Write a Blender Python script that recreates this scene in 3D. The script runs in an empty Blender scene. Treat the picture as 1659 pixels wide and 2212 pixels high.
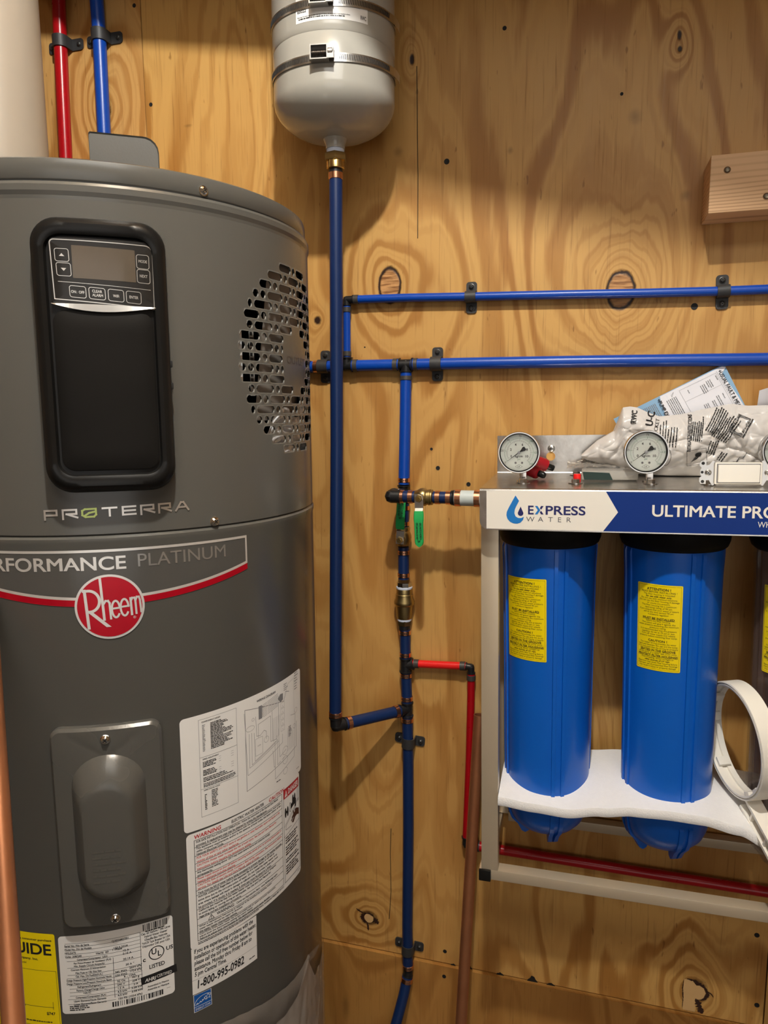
import bpy, bmesh, math, random
from mathutils import Vector, Matrix, noise as mnoise
R_ = math.radians
SC = bpy.context.scene
COL = SC.collection

# ------------------------------------------------------------------ camera, light, exposure
cam_d = bpy.data.cameras.new('camera'); cam = bpy.data.objects.new('camera', cam_d); COL.objects.link(cam)
CAM = Vector((0.0, -1.47, 1.31))
pit, yaw, rol = R_(7.945), R_(15.72), R_(-0.40)
fw = Vector((-math.sin(yaw)*math.cos(pit), math.cos(yaw)*math.cos(pit), -math.sin(pit)))
rt = Vector((math.cos(yaw), math.sin(yaw), 0)); up = rt.cross(fw)
r2 = math.cos(rol)*rt + math.sin(rol)*up; u2 = -math.sin(rol)*rt + math.cos(rol)*up
M = Matrix((r2, u2, -fw)).transposed().to_4x4(); M.translation = CAM
cam.matrix_world = M
cam_d.sensor_fit = 'VERTICAL'; cam_d.sensor_height = 36.0; cam_d.lens = 36.0*1536/2212
cam_d.clip_start = 0.02; cam_d.clip_end = 50
SC.camera = cam

SC.view_settings.view_transform = 'Standard'
SC.view_settings.look = 'None'
SC.view_settings.gamma = 1.0
SC.view_settings.exposure = 0.0
try: SC.view_settings.use_curve_mapping = False
except Exception: pass

wd = bpy.data.worlds.new('world'); SC.world = wd; wd.use_nodes = True
wd.node_tree.nodes['Background'].inputs[0].default_value = (1, .93, .82, 1)
wd.node_tree.nodes['Background'].inputs[1].default_value = 0.02

def lamp(name, kind, loc, power, color, size=0.05, size_y=None, aim=None):
    l = bpy.data.lights.new(name, kind); l.energy = power; l.color = color
    if kind == 'AREA':
        l.size = size
        if size_y: l.shape = 'RECTANGLE'; l.size_y = size_y
    else: l.shadow_soft_size = size
    o = bpy.data.objects.new(name, l); COL.objects.link(o); o.location = loc
    if aim is not None: o.rotation_euler = (Vector(aim)-Vector(loc)).to_track_quat('-Z', 'Y').to_euler()
    return o
lamp('bulb_light', 'POINT', (-0.05, -1.30, 2.76), 124.0, (1.0, .98, .925), 0.03)
lamp('overhead_fill_light', 'AREA', (0.25, -2.1, 2.84), 18.0, (1.0, .98, .93), 1.3, 0.7, aim=(0.15, -0.9, 0.6))  # added soft fill from above, in place of ceiling bounce; no fixture here
lamp('doorway_light', 'AREA', (0.9, -4.2, 1.25), 19.0, (1.0, .99, .97), 2.4, 2.0, aim=(-0.1, 0, 0.9))

# ------------------------------------------------------------------ helpers
def lin(r, g, b):
    f = lambda c: (c/255/12.92) if c/255 <= .04045 else ((c/255+.055)/1.055)**2.4
    return (f(r), f(g), f(b), 1)

class NT:
    def __init__(s, m): s.t = m.node_tree; s.n = s.t.nodes; s.l = s.t.links
    def node(s, ty, **kw):
        x = s.n.new(ty)
        for k, v in kw.items(): setattr(x, k, v)
        return x
    def put(s, sock, v):
        if v is None: return
        if isinstance(v, (int, float)): sock.default_value = v
        elif isinstance(v, (tuple, list)): sock.default_value = v
        else: s.l.new(v, sock)
    def m(s, op, a, b=None, c=None, clamp=False):
        x = s.node('ShaderNodeMath', operation=op); x.use_clamp = clamp
        s.put(x.inputs[0], a); s.put(x.inputs[1], b)
        if c is not None: s.put(x.inputs[2], c)
        return x.outputs[0]
    def mix(s, f, a, b, blend='MIX'):
        x = s.node('ShaderNodeMix', data_type='RGBA', blend_type=blend)
        s.put(x.inputs[0], f); s.put(x.inputs[6], a); s.put(x.inputs[7], b)
        return x.outputs[2]
    def xyz(s, a, b, c):
        x = s.node('ShaderNodeCombineXYZ'); s.put(x.inputs[0], a); s.put(x.inputs[1], b); s.put(x.inputs[2], c)
        return x.outputs[0]
    def noise(s, vec, scale=1., detail=2., rough=.5, dist=0.):
        x = s.node('ShaderNodeTexNoise'); s.put(x.inputs['Vector'], vec); x.inputs['Scale'].default_value = scale
        x.inputs['Detail'].default_value = detail; x.inputs['Roughness'].default_value = rough
        x.inputs['Distortion'].default_value = dist
        return x.outputs[0]
    def ramp(s, f, a, b, lo=0., hi=1.):
        x = s.node('ShaderNodeMapRange'); x.interpolation_type = 'SMOOTHSTEP'
        s.put(x.inputs[0], f); x.inputs[1].default_value = a; x.inputs[2].default_value = b
        x.inputs[3].default_value = lo; x.inputs[4].default_value = hi
        return x.outputs[0]

def mat(name, color, rough=.5, metal=0., var=.06, vscale=40., bump=0., bscale=200., spec=.5, coat=0., trans=0., ior=1.45, sss=0., alpha=1.):
    m = bpy.data.materials.new(name); m.use_nodes = True; t = NT(m)
    b = t.n['Principled BSDF']
    tc = t.node('ShaderNodeTexCoord')
    n = t.noise(tc.outputs['Object'], vscale, 3., .55)
    k = t.m('MULTIPLY_ADD', n, 2*var, 1-var)
    c = t.node('ShaderNodeVectorMath', operation='SCALE'); c.inputs[0].default_value = color[:3]; t.l.new(k, c.inputs[3])
    t.l.new(c.outputs[0], b.inputs['Base Color'])
    rr = t.m('MULTIPLY_ADD', n, .12*rough, rough*.94, clamp=True); t.l.new(rr, b.inputs['Roughness'])
    b.inputs['Metallic'].default_value = metal
    b.inputs['Specular IOR Level'].default_value = spec
    b.inputs['Coat Weight'].default_value = coat; b.inputs['Coat Roughness'].default_value = .06
    b.inputs['Transmission Weight'].default_value = trans; b.inputs['IOR'].default_value = ior
    b.inputs['Alpha'].default_value = alpha
    if sss: b.inputs['Subsurface Weight'].default_value = sss; b.inputs['Subsurface Radius'].default_value = (.01, .01, .01)
    if bump:
        bn = t.noise(tc.outputs['Object'], bscale, 4., .6)
        bb = t.node('ShaderNodeBump'); bb.inputs['Strength'].default_value = bump; bb.inputs['Distance'].default_value = .002
        t.l.new(bn, bb.inputs['Height']); t.l.new(bb.outputs[0], b.inputs['Normal'])
    return m

ORG = {}
class MB:
    def __init__(s): s.v = []; s.f = []; s.mi = []
    def add(s, vs, fs, mi=0):
        o = len(s.v); s.v.extend(tuple(x) for x in vs)
        for f in fs: s.f.append(tuple(o+i for i in f)); s.mi.append(mi)
    def box(s, x0, x1, y0, y1, z0, z1, mi=0, bev=0., seg=2):
        bm = bmesh.new()
        vs = [bm.verts.new((x, y, z)) for x in (x0, x1) for y in (y0, y1) for z in (z0, z1)]
        for f in ((0,1,3,2),(4,6,7,5),(0,4,5,1),(2,3,7,6),(0,2,6,4),(1,5,7,3)): bm.faces.new([vs[i] for i in f])
        if bev: bmesh.ops.bevel(bm, geom=bm.edges[:], offset=bev, segments=seg, profile=.6, affect='EDGES')
        bm.verts.index_update()
        s.add([v.co[:] for v in bm.verts], [[v.index for v in f.verts] for f in bm.faces], mi); bm.free()
    def obox(s, c, ex, ey, ez, mi=0, bev=0.):
        # oriented box: centre and half-axis vectors
        t = MB(); lx, ly, lz = Vector(ex).length, Vector(ey).length, Vector(ez).length
        t.box(-lx, lx, -ly, ly, -lz, lz, 0, bev)
        X, Y, Z = Vector(ex)/lx, Vector(ey)/ly, Vector(ez)/lz; c = Vector(c)
        s.add([c+X*v[0]+Y*v[1]+Z*v[2] for v in t.v], t.f, mi)
    def lathe(s, prof, o, ax=(0,0,1), mi=0, seg=32, cap=True, mis=None):
        ax = Vector(ax).normalized(); o = Vector(o)
        a = ax.orthogonal().normalized(); b = ax.cross(a)
        vs = []; n = len(prof)
        for r, h in prof:
            for k in range(seg):
                t = 2*math.pi*k/seg; vs.append(o+ax*h+(a*math.cos(t)+b*math.sin(t))*r)
        base = len(s.v); s.v.extend(tuple(v) for v in vs)
        for i in range(n-1):
            for k in range(seg):
                k2 = (k+1) % seg
                s.f.append((base+i*seg+k, base+i*seg+k2, base+(i+1)*seg+k2, base+(i+1)*seg+k)); s.mi.append(mis[i] if mis else mi)
        if cap:
            s.f.append(tuple(base+k for k in range(seg))[::-1]); s.mi.append(mis[0] if mis else mi)
            s.f.append(tuple(base+(n-1)*seg+k for k in range(seg))); s.mi.append(mis[-1] if mis else mi)
    def cyl(s, p0, p1, r, mi=0, seg=28, r1=None, bev=0.):
        p0 = Vector(p0); p1 = Vector(p1); L = (p1-p0).length; r1 = r if r1 is None else r1
        pr = [(r-bev, 0), (r, bev), (r1, L-bev), (r1-bev, L)] if bev else [(r, 0), (r1, L)]
        s.lathe(pr, p0, p1-p0, mi, seg)
    def tube(s, pts, r, mi=0, seg=20, cap=True):
        pts = [Vector(p) for p in pts]; n = len(pts); rs = r if isinstance(r, (list, tuple)) else [r]*n
        base = len(s.v); a = None
        for i, p in enumerate(pts):
            d = ((pts[min(i+1, n-1)]-p).normalized()+(p-pts[max(i-1, 0)]).normalized()).normalized()
            if a is None: a = d.orthogonal().normalized()
            a = (a-d*a.dot(d)).normalized(); b = d.cross(a)
            for k in range(seg):
                t = 2*math.pi*k/seg; s.v.append(tuple(p+(a*math.cos(t)+b*math.sin(t))*rs[i]))
        for i in range(n-1):
            for k in range(seg):
                k2 = (k+1) % seg
                s.f.append((base+i*seg+k, base+i*seg+k2, base+(i+1)*seg+k2, base+(i+1)*seg+k)); s.mi.append(mi)
        if cap:
            s.f.append(tuple(base+k for k in range(seg))[::-1]); s.mi.append(mi)
            s.f.append(tuple(base+(n-1)*seg+k for k in range(seg))); s.mi.append(mi)
    def grid(s, fn, nu, nv, mi=0, skip=None):
        base = len(s.v)
        for j in range(nv+1):
            for i in range(nu+1): s.v.append(tuple(fn(i/nu, j/nv)))
        for j in range(nv):
            for i in range(nu):
                if skip and skip((i+.5)/nu, (j+.5)/nv): continue
                a = base+j*(nu+1)+i; s.f.append((a, a+1, a+nu+2, a+nu+1)); s.mi.append(mi)
    def loft(s, loops, mi=0, close_last=True, close_first=False, mis=None):
        base = len(s.v); n = len(loops[0])
        for L in loops: s.v.extend(tuple(p) for p in L)
        for i in range(len(loops)-1):
            for k in range(n):
                k2 = (k+1) % n
                s.f.append((base+i*n+k, base+i*n+k2, base+(i+1)*n+k2, base+(i+1)*n+k)); s.mi.append(mis[i] if mis else mi)
        if close_last: s.f.append(tuple(base+(len(loops)-1)*n+k for k in range(n))); s.mi.append(mis[-1] if mis else mi)
        if close_first: s.f.append(tuple(base+k for k in range(n))[::-1]); s.mi.append(mis[0] if mis else mi)
    def build(s, name, mats, parent=None, recalc=True, angle=35, smooth=True, local=False):
        me = bpy.data.meshes.new(name)
        off = ORG.get(parent.name, Vector()) if (parent and not local) else Vector()
        me.from_pydata([(v[0]-off.x, v[1]-off.y, v[2]-off.z) for v in s.v], [], s.f)
        mats = mats if isinstance(mats, (list, tuple)) else [mats]
        for m in mats: me.materials.append(m)
        me.polygons.foreach_set('material_index', s.mi)
        if recalc:
            bm = bmesh.new(); bm.from_mesh(me); bmesh.ops.recalc_face_normals(bm, faces=bm.faces[:]); bm.to_mesh(me); bm.free()
        if smooth:
            me.polygons.foreach_set('use_smooth', [True]*len(me.polygons)); me.set_sharp_from_angle(angle=R_(angle))
        me.update()
        o = bpy.data.objects.new(name, me); COL.objects.link(o)
        if parent: o.parent = parent; ORG[o.name] = off
        return o

def tag(o, label, cat, group=None):
    o['label'] = label; o['category'] = cat
    if group: o['group'] = group
    return o
def thing(name, loc, label, cat, group=None, org=None):
    o = bpy.data.objects.new(name, None); COL.objects.link(o); o.location = loc; o.empty_display_size = .05
    ORG[o.name] = Vector(loc) if org is None else Vector(org)
    return tag(o, label, cat, group)
def struct(o): o['kind'] = 'structure'; return o
def dup(src, loc, rot, label):
    r = src.copy(); COL.objects.link(r); r.location = loc; r.rotation_euler = rot; r['label'] = label
    for ch in list(src.children):
        c = ch.copy(); COL.objects.link(c); c.parent = r
        for g in list(ch.children):
            d = g.copy(); COL.objects.link(d); d.parent = c
    return r

# ------------------------------------------------------------------ glyph shapes from the built-in font
CH = ''.join(chr(i) for i in range(33, 127)) + '\u00ae'
GL = {}
def load_glyphs():
    tmp = []
    def mk(body, off, res):
        c = bpy.data.curves.new('g', 'FONT'); c.body = body; c.size = 1; c.offset = off; c.resolution_u = res
        o = bpy.data.objects.new('g', c); COL.objects.link(o); tmp.append(o); return o
    objs = {}
    for st, off, res in (('n', 0, 2), ('b', .022, 2), ('N', 0, 6), ('B', .018, 6), ('T', -.008, 5)):
        for ch in CH: objs[(st, ch)] = mk(ch, off, res)
    adv = {ch: mk('H'+ch+'H', 0, 1) for ch in CH+' '}
    hh = mk('HH', 0, 1)
    bpy.context.view_layer.update(); dg = bpy.context.evaluated_depsgraph_get()
    def wid(o):
        me = o.evaluated_get(dg).to_mesh(); xs = [v.co.x for v in me.vertices]; return max(xs)-min(xs)
    w0 = wid(hh)
    for k, o in objs.items():
        me = o.evaluated_get(dg).to_mesh()
        GL[k] = ([(v.co.x, v.co.y) for v in me.vertices], [tuple(p.vertices) for p in me.polygons])
    for ch, o in adv.items(): GL[('adv', ch)] = wid(o)-w0
    ys = [y for x, y in GL[('n', 'H')][0]]; GL['cap'] = max(ys); 
    for o in tmp:
        c = o.data; bpy.data.objects.remove(o); bpy.data.curves.remove(c)
load_glyphs()

class Quad:
    """flat label field: TL, TR, BR, BL corners, w x h metres, (x, y) from bottom-left"""
    def __init__(s, tl, tr, br, bl, fn=None, w=None, h=None):
        s.c = [Vector(p) for p in (tl, tr, br, bl)]
        s.fn = fn
        s.w = w or (s.c[1]-s.c[0]).length; s.h = h or (s.c[3]-s.c[0]).length
        if fn is None: s.n = (s.c[1]-s.c[0]).cross(s.c[0]-s.c[3]).normalized()
    def at(s, x, y, d=0.):
        a, b = x/s.w, y/s.h; tl, tr, br, bl = s.c
        p = (tl*(1-a)+tr*a)*b + (bl*(1-a)+br*a)*(1-b)
        return s.fn(p, d) if s.fn else p+s.n*d

def text(mb, q, s, x, y, h, mi, w=None, st='n', al='L', d=.0005, shear=0., track=0., sx=1.):
    k = h/GL['cap']; tot = sum(GL[('adv', c)]+track for c in s)-track
    kx = k*sx
    if w: kx = w/tot
    px = {'L': x, 'C': x-tot*kx/2, 'R': x-tot*kx}[al]
    for c in s:
        if c != ' ':
            st_ = {'B': 'N', 'b': 'n'}.get(st, st) if c in 'MWAV' else st
            vs, fs = GL[(st_, c)]
            for j, o in enumerate((0, -.022, .022) if st_ != st else (0,)):
                mb.add([q.at(px+(vx+o+shear*vy)*kx, y+vy*k, d+j*.00004) for vx, vy in vs], fs, mi)
        px += (GL[('adv', c)]+track)*kx
def rect(mb, q, x0, x1, y0, y1, mi, d=.0004, n=1):
    base = len(mb.v)
    for i in range(n+1):
        x = x0+(x1-x0)*i/n
        mb.v.append(tuple(q.at(x, y0, d))); mb.v.append(tuple(q.at(x, y1, d)))
    for i in range(n):
        a = base+2*i; mb.f.append((a, a+2, a+3, a+1)); mb.mi.append(mi)
def line(mb, q, pts, t, mi, d=.0004, closed=False):
    P = list(pts)+([pts[0]] if closed else [])
    for (x0, y0), (x1, y1) in zip(P, P[1:]):
        L = math.hypot(x1-x0, y1-y0)
        if L < 1e-9: continue
        nx, ny = -(y1-y0)/L*t/2, (x1-x0)/L*t/2; ex, ey = (x1-x0)/L*t/2, (y1-y0)/L*t/2
        n = max(1, int(L/.012)); base = len(mb.v)
        for i in range(n+1):
            f = i/n; X = x0-ex+(x1-x0+2*ex)*f; Y = y0-ey+(y1-y0+2*ey)*f
            mb.v.append(tuple(q.at(X+nx, Y+ny, d))); mb.v.append(tuple(q.at(X-nx, Y-ny, d)))
        for i in range(n):
            a = base+2*i; mb.f.append((a, a+1, a+3, a+2)); mb.mi.append(mi)
def frame(mb, q, x0, x1, y0, y1, t, mi, d=.0004): line(mb, q, [(x0, y0), (x1, y0), (x1, y1), (x0, y1)], t, mi, d, True)
def poly(mb, q, pts, mi, d=.0004):
    mb.add([q.at(x, y, d) for x, y in pts], [tuple(range(len(pts)))], mi)
def arc(cx, cy, rx, ry, a0, a1, n=24): return [(cx+rx*math.cos(R_(a0+(a1-a0)*i/n)), cy+ry*math.sin(R_(a0+(a1-a0)*i/n))) for i in range(n+1)]
def backing(mb, q, mi, rad=.004, d=.0002, n=24):
    xs = [q.w*i/n for i in range(n+1)]
    if rad:
        c = [rad*(1-math.cos(R_(90*i/6))) for i in range(7)]
        xs = sorted(set([round(v, 6) for v in c+[q.w-v for v in c]+[x for x in xs if rad < x < q.w-rad]]))
    base = len(mb.v)
    for x in xs:
        e = min(x, q.w-x); i = 0
        if rad and e < rad: i = rad-math.sqrt(max(0, rad*rad-(rad-e)**2))
        mb.v.append(tuple(q.at(x, i, d))); mb.v.append(tuple(q.at(x, q.h-i, d)))
    for i in range(len(xs)-1):
        a = base+2*i; mb.f.append((a, a+2, a+3, a+1)); mb.mi.append(mi)
def greek(mb, q, x0, x1, y, lh, nl, t, mi, seed=1, rag=.2, d=.0005):
    """rows of print too small to read"""
    g = random.Random(seed)
    for i in range(nl):
        yy = y-i*lh; x = x0; xe = x1-(x1-x0)*g.random()*rag
        while x < xe-t:
            w = min(t*(1.2+g.random()*4), xe-x)
            rect(mb, q, x, x+w, yy, yy+t*(1.0+.3*g.random()), mi, d); x += w+t*.55
def bars(mb, q, x0, x1, y0, y1, n, mi, seed=3, d=.0005):
    g = random.Random(seed); ws = [g.choice((1, 1, 2, 3)) for _ in range(2*n)]; u = (x1-x0)/sum(ws); x = x0
    for i, w in enumerate(ws):
        if i % 2 == 0: rect(mb, q, x, x+w*u, y0, y1, mi, d)
        x += w*u

# ------------------------------------------------------------------ materials
# knots in the plywood face: x, z, half width, half height, kind (0 ring with plug, 1 dark hole, 2 small smudge)
KNOTS = [(-.398, 1.571, .0225, .034, 0), (.0577, 1.538, .0245, .034, 0), (-1.058, 1.985, .022, .034, 1), (-.558, 1.507, .010, .012, 1),
         (-.458, .122, .026, .022, 1), (.262, .098, .03, .034, 1), (.0715, 1.846, .015, .016, 2), (-.35, 1.999, .006, .013, 1),
         (.1414, 1.975, .005, .012, 1), (.143, 1.952, .005, .007, 1), (-.378, 1.83, .012, .012, 2), (.30, 1.86, .012, .016, 2),
         (-.516, -.12, .012, .045, 2), (-.155, 1.81, .007, .008, 2), (.165, 1.70, .012, .012, 2), (-.85, 1.93, .012, .004, 2)]
def wood(name, seed, light, mid, dark, knots=True, freq=6.4, rough=.42):
    m = bpy.data.materials.new(name); m.use_nodes = True; t = NT(m); b = t.n['Principled BSDF']
    g = t.node('ShaderNodeNewGeometry'); sp = t.node('ShaderNodeSeparateXYZ'); t.l.new(g.outputs['Position'], sp.inputs[0])
    x, y, z = sp.outputs
    xx = t.m('ADD', x, t.m('MULTIPLY', y, .83))
    h = t.noise(t.xyz(t.m('MULTIPLY', xx, 5.2), t.m('MULTIPLY', z, 1.25), seed), 1.0, 1.6, .45, .35)
    wig = t.noise(t.xyz(t.m('MULTIPLY', xx, 11), t.m('MULTIPLY', z, 5), seed+3), 1.0, 2.)
    f = t.m('MULTIPLY_ADD', wig, .09, h)
    kd = kr = kp = None
    if knots:
        wob = t.noise(t.xyz(t.m('MULTIPLY', x, 60), t.m('MULTIPLY', z, 60), 0), 1., 3., .6)
        wb = t.m('MULTIPLY_ADD', wob, .7, -.35)
        for cx, cz, a, c, k in KNOTS:
            dx = t.m('MULTIPLY', t.m('SUBTRACT', x, cx), 1/a); dz = t.m('MULTIPLY', t.m('SUBTRACT', z, cz), 1/c)
            d = t.m('SQRT', t.m('ADD', t.m('MULTIPLY', dx, dx), t.m('MULTIPLY', dz, dz)))
            dk = t.m('ADD', d, t.m('MULTIPLY', t.m('SUBTRACT', wig, .5), t.m('MINIMUM', t.m('MULTIPLY', d, 1.3), 4.)))
            dw = t.m('ADD', d, wb)
            if k < 2:
                amp = 1.0 if a > .015 else .35
                f = t.m('ADD', f, t.m('MULTIPLY', t.m('EXPONENT', t.m('MULTIPLY', dk, -.40)), amp))
            if k == 0:
                ring = t.ramp(t.m('ABSOLUTE', t.m('SUBTRACT', t.m('ADD', d, t.m('MULTIPLY', wb, .35)), 1.)), .02, .19, 1., 0.)
                plug = t.ramp(d, .86, 1.0, 1., 0.); kp = plug if kp is None else t.m('MAXIMUM', kp, plug)
            elif k == 1: ring = t.ramp(dw, .45, 1.05, 1., 0.)
            else: ring = t.ramp(dw, .0, 1.2, .34, 0.)
            kd = ring if kd is None else t.m('MAXIMUM', kd, ring)
    fe = t.noise(t.xyz(t.m('MULTIPLY', xx, 95), t.m('MULTIPLY', z, 9), seed+13), 1., 2., .55)
    f = t.m('MULTIPLY_ADD', fe, .035, f)
    s = t.m('SINE', t.m('MULTIPLY', f, freq*2*math.pi))
    band = t.ramp(s, -.2, .95)
    s2 = t.m('SINE', t.m('MULTIPLY', f, freq*5.3*math.pi)); soft = t.ramp(s2, .0, 1.)
    fib = t.noise(t.xyz(t.m('MULTIPLY', xx, 260), t.m('MULTIPLY', z, 7), seed), 1., 3., .6)
    pat = t.noise(t.xyz(t.m('MULTIPLY', xx, 5), t.m('MULTIPLY', z, 1.6), seed+9), 1., 3.)
    c1 = t.mix(t.m('MULTIPLY', band, t.ramp(pat, .30, .66, .14, .85)), light, mid)
    c2 = t.mix(t.m('MULTIPLY', soft, t.ramp(pat, .35, .6, .36, .1)), c1, mid)
    c3 = t.mix(t.ramp(fib, .54, .8, 0., .5), c2, dark)
    flk = t.noise(t.xyz(t.m('MULTIPLY', xx, 90), t.m('MULTIPLY', z, 22), seed+5), 1., 2., .5)
    c3 = t.mix(t.ramp(flk, .71, .77, 0., .55), c3, dark)
    hue = t.noise(t.xyz(t.m('MULTIPLY', xx, 2.2), t.m('MULTIPLY', z, 1.0), seed+20), 1., 2.)
    c3 = t.mix(t.ramp(hue, .35, .75, 0., .30), c3, lin(170, 122, 66))
    if knots:
        if kp is not None:
            pg = t.noise(t.xyz(t.m('MULTIPLY', x, 25), t.m('MULTIPLY', z, 180), 3), 1., 3.)
            c3 = t.mix(kp, c3, t.mix(t.ramp(pg, .35, .7), lin(196, 146, 92), lin(120, 74, 34)))
        c3 = t.mix(kd, c3, lin(40, 20, 8))
    t.l.new(c3, b.inputs['Base Color'])
    t.l.new(t.m('MULTIPLY_ADD', fib, .25, rough-.1, clamp=True), b.inputs['Roughness'])
    b.inputs['Specular IOR Level'].default_value = .35
    hgt = t.m('MULTIPLY_ADD', fib, .35, t.m('MULTIPLY', band, .3))
    if knots: hgt = t.m('SUBTRACT', hgt, t.m('MULTIPLY', kd, 2.))
    bb = t.node('ShaderNodeBump'); bb.inputs['Strength'].default_value = .22; bb.inputs['Distance'].default_value = .0016
    t.l.new(hgt, bb.inputs['Height']); t.l.new(bb.outputs[0], b.inputs['Normal'])
    return m
W_L, W_M, W_D = lin(200, 155, 88), lin(154, 101, 40), lin(108, 62, 20)
M_ply = wood('plywood_main', 1.7, W_L, W_M, W_D)
M_ply_l = wood('plywood_left', 6.2, lin(202, 157, 94), lin(160, 106, 47), W_D)
M_ply_b = wood('plywood_lower', 11.4, lin(178, 130, 66), lin(142, 92, 36), lin(96, 54, 20))
M_ply_x = wood('plywood_plain', 15.1, W_L, W_M, W_D, knots=False)
M_stud = mat('stud_dark_gap', lin(70, 44, 20), .8)
def pine_block():
    m = bpy.data.materials.new('planed_pine'); m.use_nodes = True; t = NT(m); b = t.n['Principled BSDF']
    tc = t.node('ShaderNodeTexCoord'); sp = t.node('ShaderNodeSeparateXYZ'); t.l.new(tc.outputs['Object'], sp.inputs[0])
    x, y, z = sp.outputs
    n = t.noise(t.xyz(t.m('MULTIPLY', x, 4), t.m('MULTIPLY', y, 30), t.m('MULTIPLY', z, 14)), 1., 1.5)
    zz = t.m('MULTIPLY_ADD', n, .010, z)
    s = t.m('SINE', t.m('MULTIPLY', zz, t.ramp(z, -.05, .045, 2*math.pi*170, 2*math.pi*95)))
    band = t.ramp(s, .1, 1.)
    c = t.mix(t.m('MULTIPLY', band, t.ramp(z, -.05, .05, .85, .2)), lin(222, 182, 138), lin(182, 136, 96))
    t.l.new(c, b.inputs['Base Color']); b.inputs['Roughness'].default_value = .6
    return m
M_pine = pine_block()
M_conc = mat('concrete', lin(84, 80, 74), .85, var=.15, vscale=8, bump=.2)
M_dimwall = mat('brown_wall', lin(150, 126, 96), .9, bump=.1)
M_drywall = mat('ceiling_boards', lin(186, 160, 122), .9, bump=.1)
M_jkt = mat('grey_enamel', (.092, .091, .083), .24, var=.03, vscale=6, spec=.55)
M_jkt2 = mat('grey_enamel_cover', (.084, .0825, .075), .27, var=.03, vscale=6, spec=.5, bump=.05, bscale=300)
M_band = mat('grey_decal', (.076, .075, .071), .18, var=.03, spec=.5)
M_blk = mat('black_plastic', (.009, .0088, .0085), .30, var=.2, vscale=25, bump=.06, bscale=500, spec=.25)
M_blk2 = mat('black_plastic_matte', (.0085, .008, .0075), .55, var=.4, vscale=9, spec=.12)
M_blkg = mat('black_gloss', (.008, .008, .008), .14)
M_dkgap = mat('dark_gap', (.006, .006, .006), .7)
M_scr = mat('lcd_glass', lin(88, 80, 70), .12, var=.05)
M_btn = mat('button_membrane', (.018, .017, .016), .3)
M_silv = mat('silver_print', (.72, .70, .66), .28, .75)
M_chr = mat('chrome', (.82, .81, .78), .12, 1.)
M_gchr = mat('gauge_chrome', (.55, .54, .52), .16, 1.)
M_foilprint = mat('silver_foil_print', (.80, .79, .76), .30, .55)
M_foilgrey = mat('grey_foil_print', (.46, .45, .43), .24, .7)
M_red = mat('red_foil', lin(178, 10, 34), .25, .25)
M_lbl = mat('white_label', lin(232, 231, 228), .35, var=.015)
M_lblp = mat('print_black', (.012, .012, .013), .5)
M_lblg = mat('print_grey', (.20, .20, .21), .6)
M_lblr = mat('print_red', lin(182, 40, 44), .5)
M_lblpk = mat('print_pale_red', lin(205, 96, 92), .5)
M_yel = mat('yellow_label', lin(240, 214, 6), .35, var=.02)
M_eblue = mat('print_blue', lin(14, 84, 164), .4)
M_skin = mat('print_brown', lin(70, 38, 26), .5)
M_steel = mat('stainless', (.62, .60, .57), .22, 1., var=.06, vscale=14)
M_zinc = mat('zinc_plated', (.66, .65, .62), .3, 1.)
M_dzinc = mat('dull_zinc', (.36, .35, .33), .3, 1.)
M_wstl = mat('brushed_steel_shelf', (.62, .60, .56), .24, 1., var=.30, vscale=45, bump=.03)
M_alu = mat('anodised_aluminium', (.60, .51, .38), .38, .45, var=.03)
M_cream = mat('painted_tank', lin(164, 161, 152), .22, var=.02, spec=.5, coat=.3)
M_ptfe = mat('thread_tape', lin(205, 214, 232), .6)
M_brass = mat('brass', (.62, .44, .17), .25, 1., var=.1)
M_dbrass = mat('cast_brass', (.45, .34, .15), .36, 1., var=.12)
M_cop = mat('copper_ring', (.80, .40, .24), .24, 1., var=.08)
M_copt = mat('copper_tube', (.50, .21, .10), .36, .75, var=.22, vscale=18, bump=.06, bscale=60)
M_blue = mat('blue_pex', lin(5, 64, 160), .34, var=.03)
M_navy = mat('navy_pex', lin(14, 38, 82), .36, var=.04)
M_rpex = mat('red_pex', lin(166, 10, 22), .28, var=.03)
M_rpexb = mat('bright_red_pex', lin(226, 32, 30), .3, var=.03)
M_poly = mat('black_poly', (.010, .010, .011), .36)
M_ring = mat('dark_crimp', (.075, .068, .062), .4, .4)
M_clip = mat('clip_plastic', (.030, .030, .031), .5)
M_scrw = mat('dark_screw', (.07, .07, .068), .4, .7)
M_grn = mat('green_vinyl', lin(34, 158, 82), .38, var=.03)
M_milk = mat('milky_pipe', lin(198, 207, 205), .35, sss=.3, var=.02)
M_bhous = mat('blue_housing', lin(8, 90, 190), .30, var=.02)
M_bann_w = mat('banner_white', lin(238, 233, 222), .3, var=.01)
M_bann_b = mat('banner_blue', lin(20, 50, 124), .35, var=.02, spec=.15)
M_logo_b = mat('logo_blue', lin(28, 118, 196), .35)
M_logo_n = mat('logo_navy', lin(30, 34, 96), .35)
M_dial = mat('dial_white', lin(226, 234, 228), .4)
M_foam = mat('white_foam', lin(244, 243, 242), .55, var=.03, vscale=120, bump=.5, bscale=420, sss=.2)
M_wht = mat('white_plastic', lin(236, 232, 222), .35, var=.015)
M_bag = mat('white_poly_bag', lin(206, 202, 198), .28, var=.04, vscale=20, spec=.5)
M_film = mat('clear_film', lin(206, 194, 182), .25, var=.08, vscale=30, alpha=.5)
M_film2 = mat('film_fold', lin(170, 160, 150), .22, var=.08, vscale=30, alpha=.30)
M_paper = mat('paper', lin(228, 228, 234), .7, var=.015)
M_pblue = mat('paper_blue', lin(134, 172, 204), .6)
M_foil = mat('foil_liner', (.78, .78, .78), .40, .4, var=.15, vscale=30, bump=.8, bscale=30)
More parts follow.
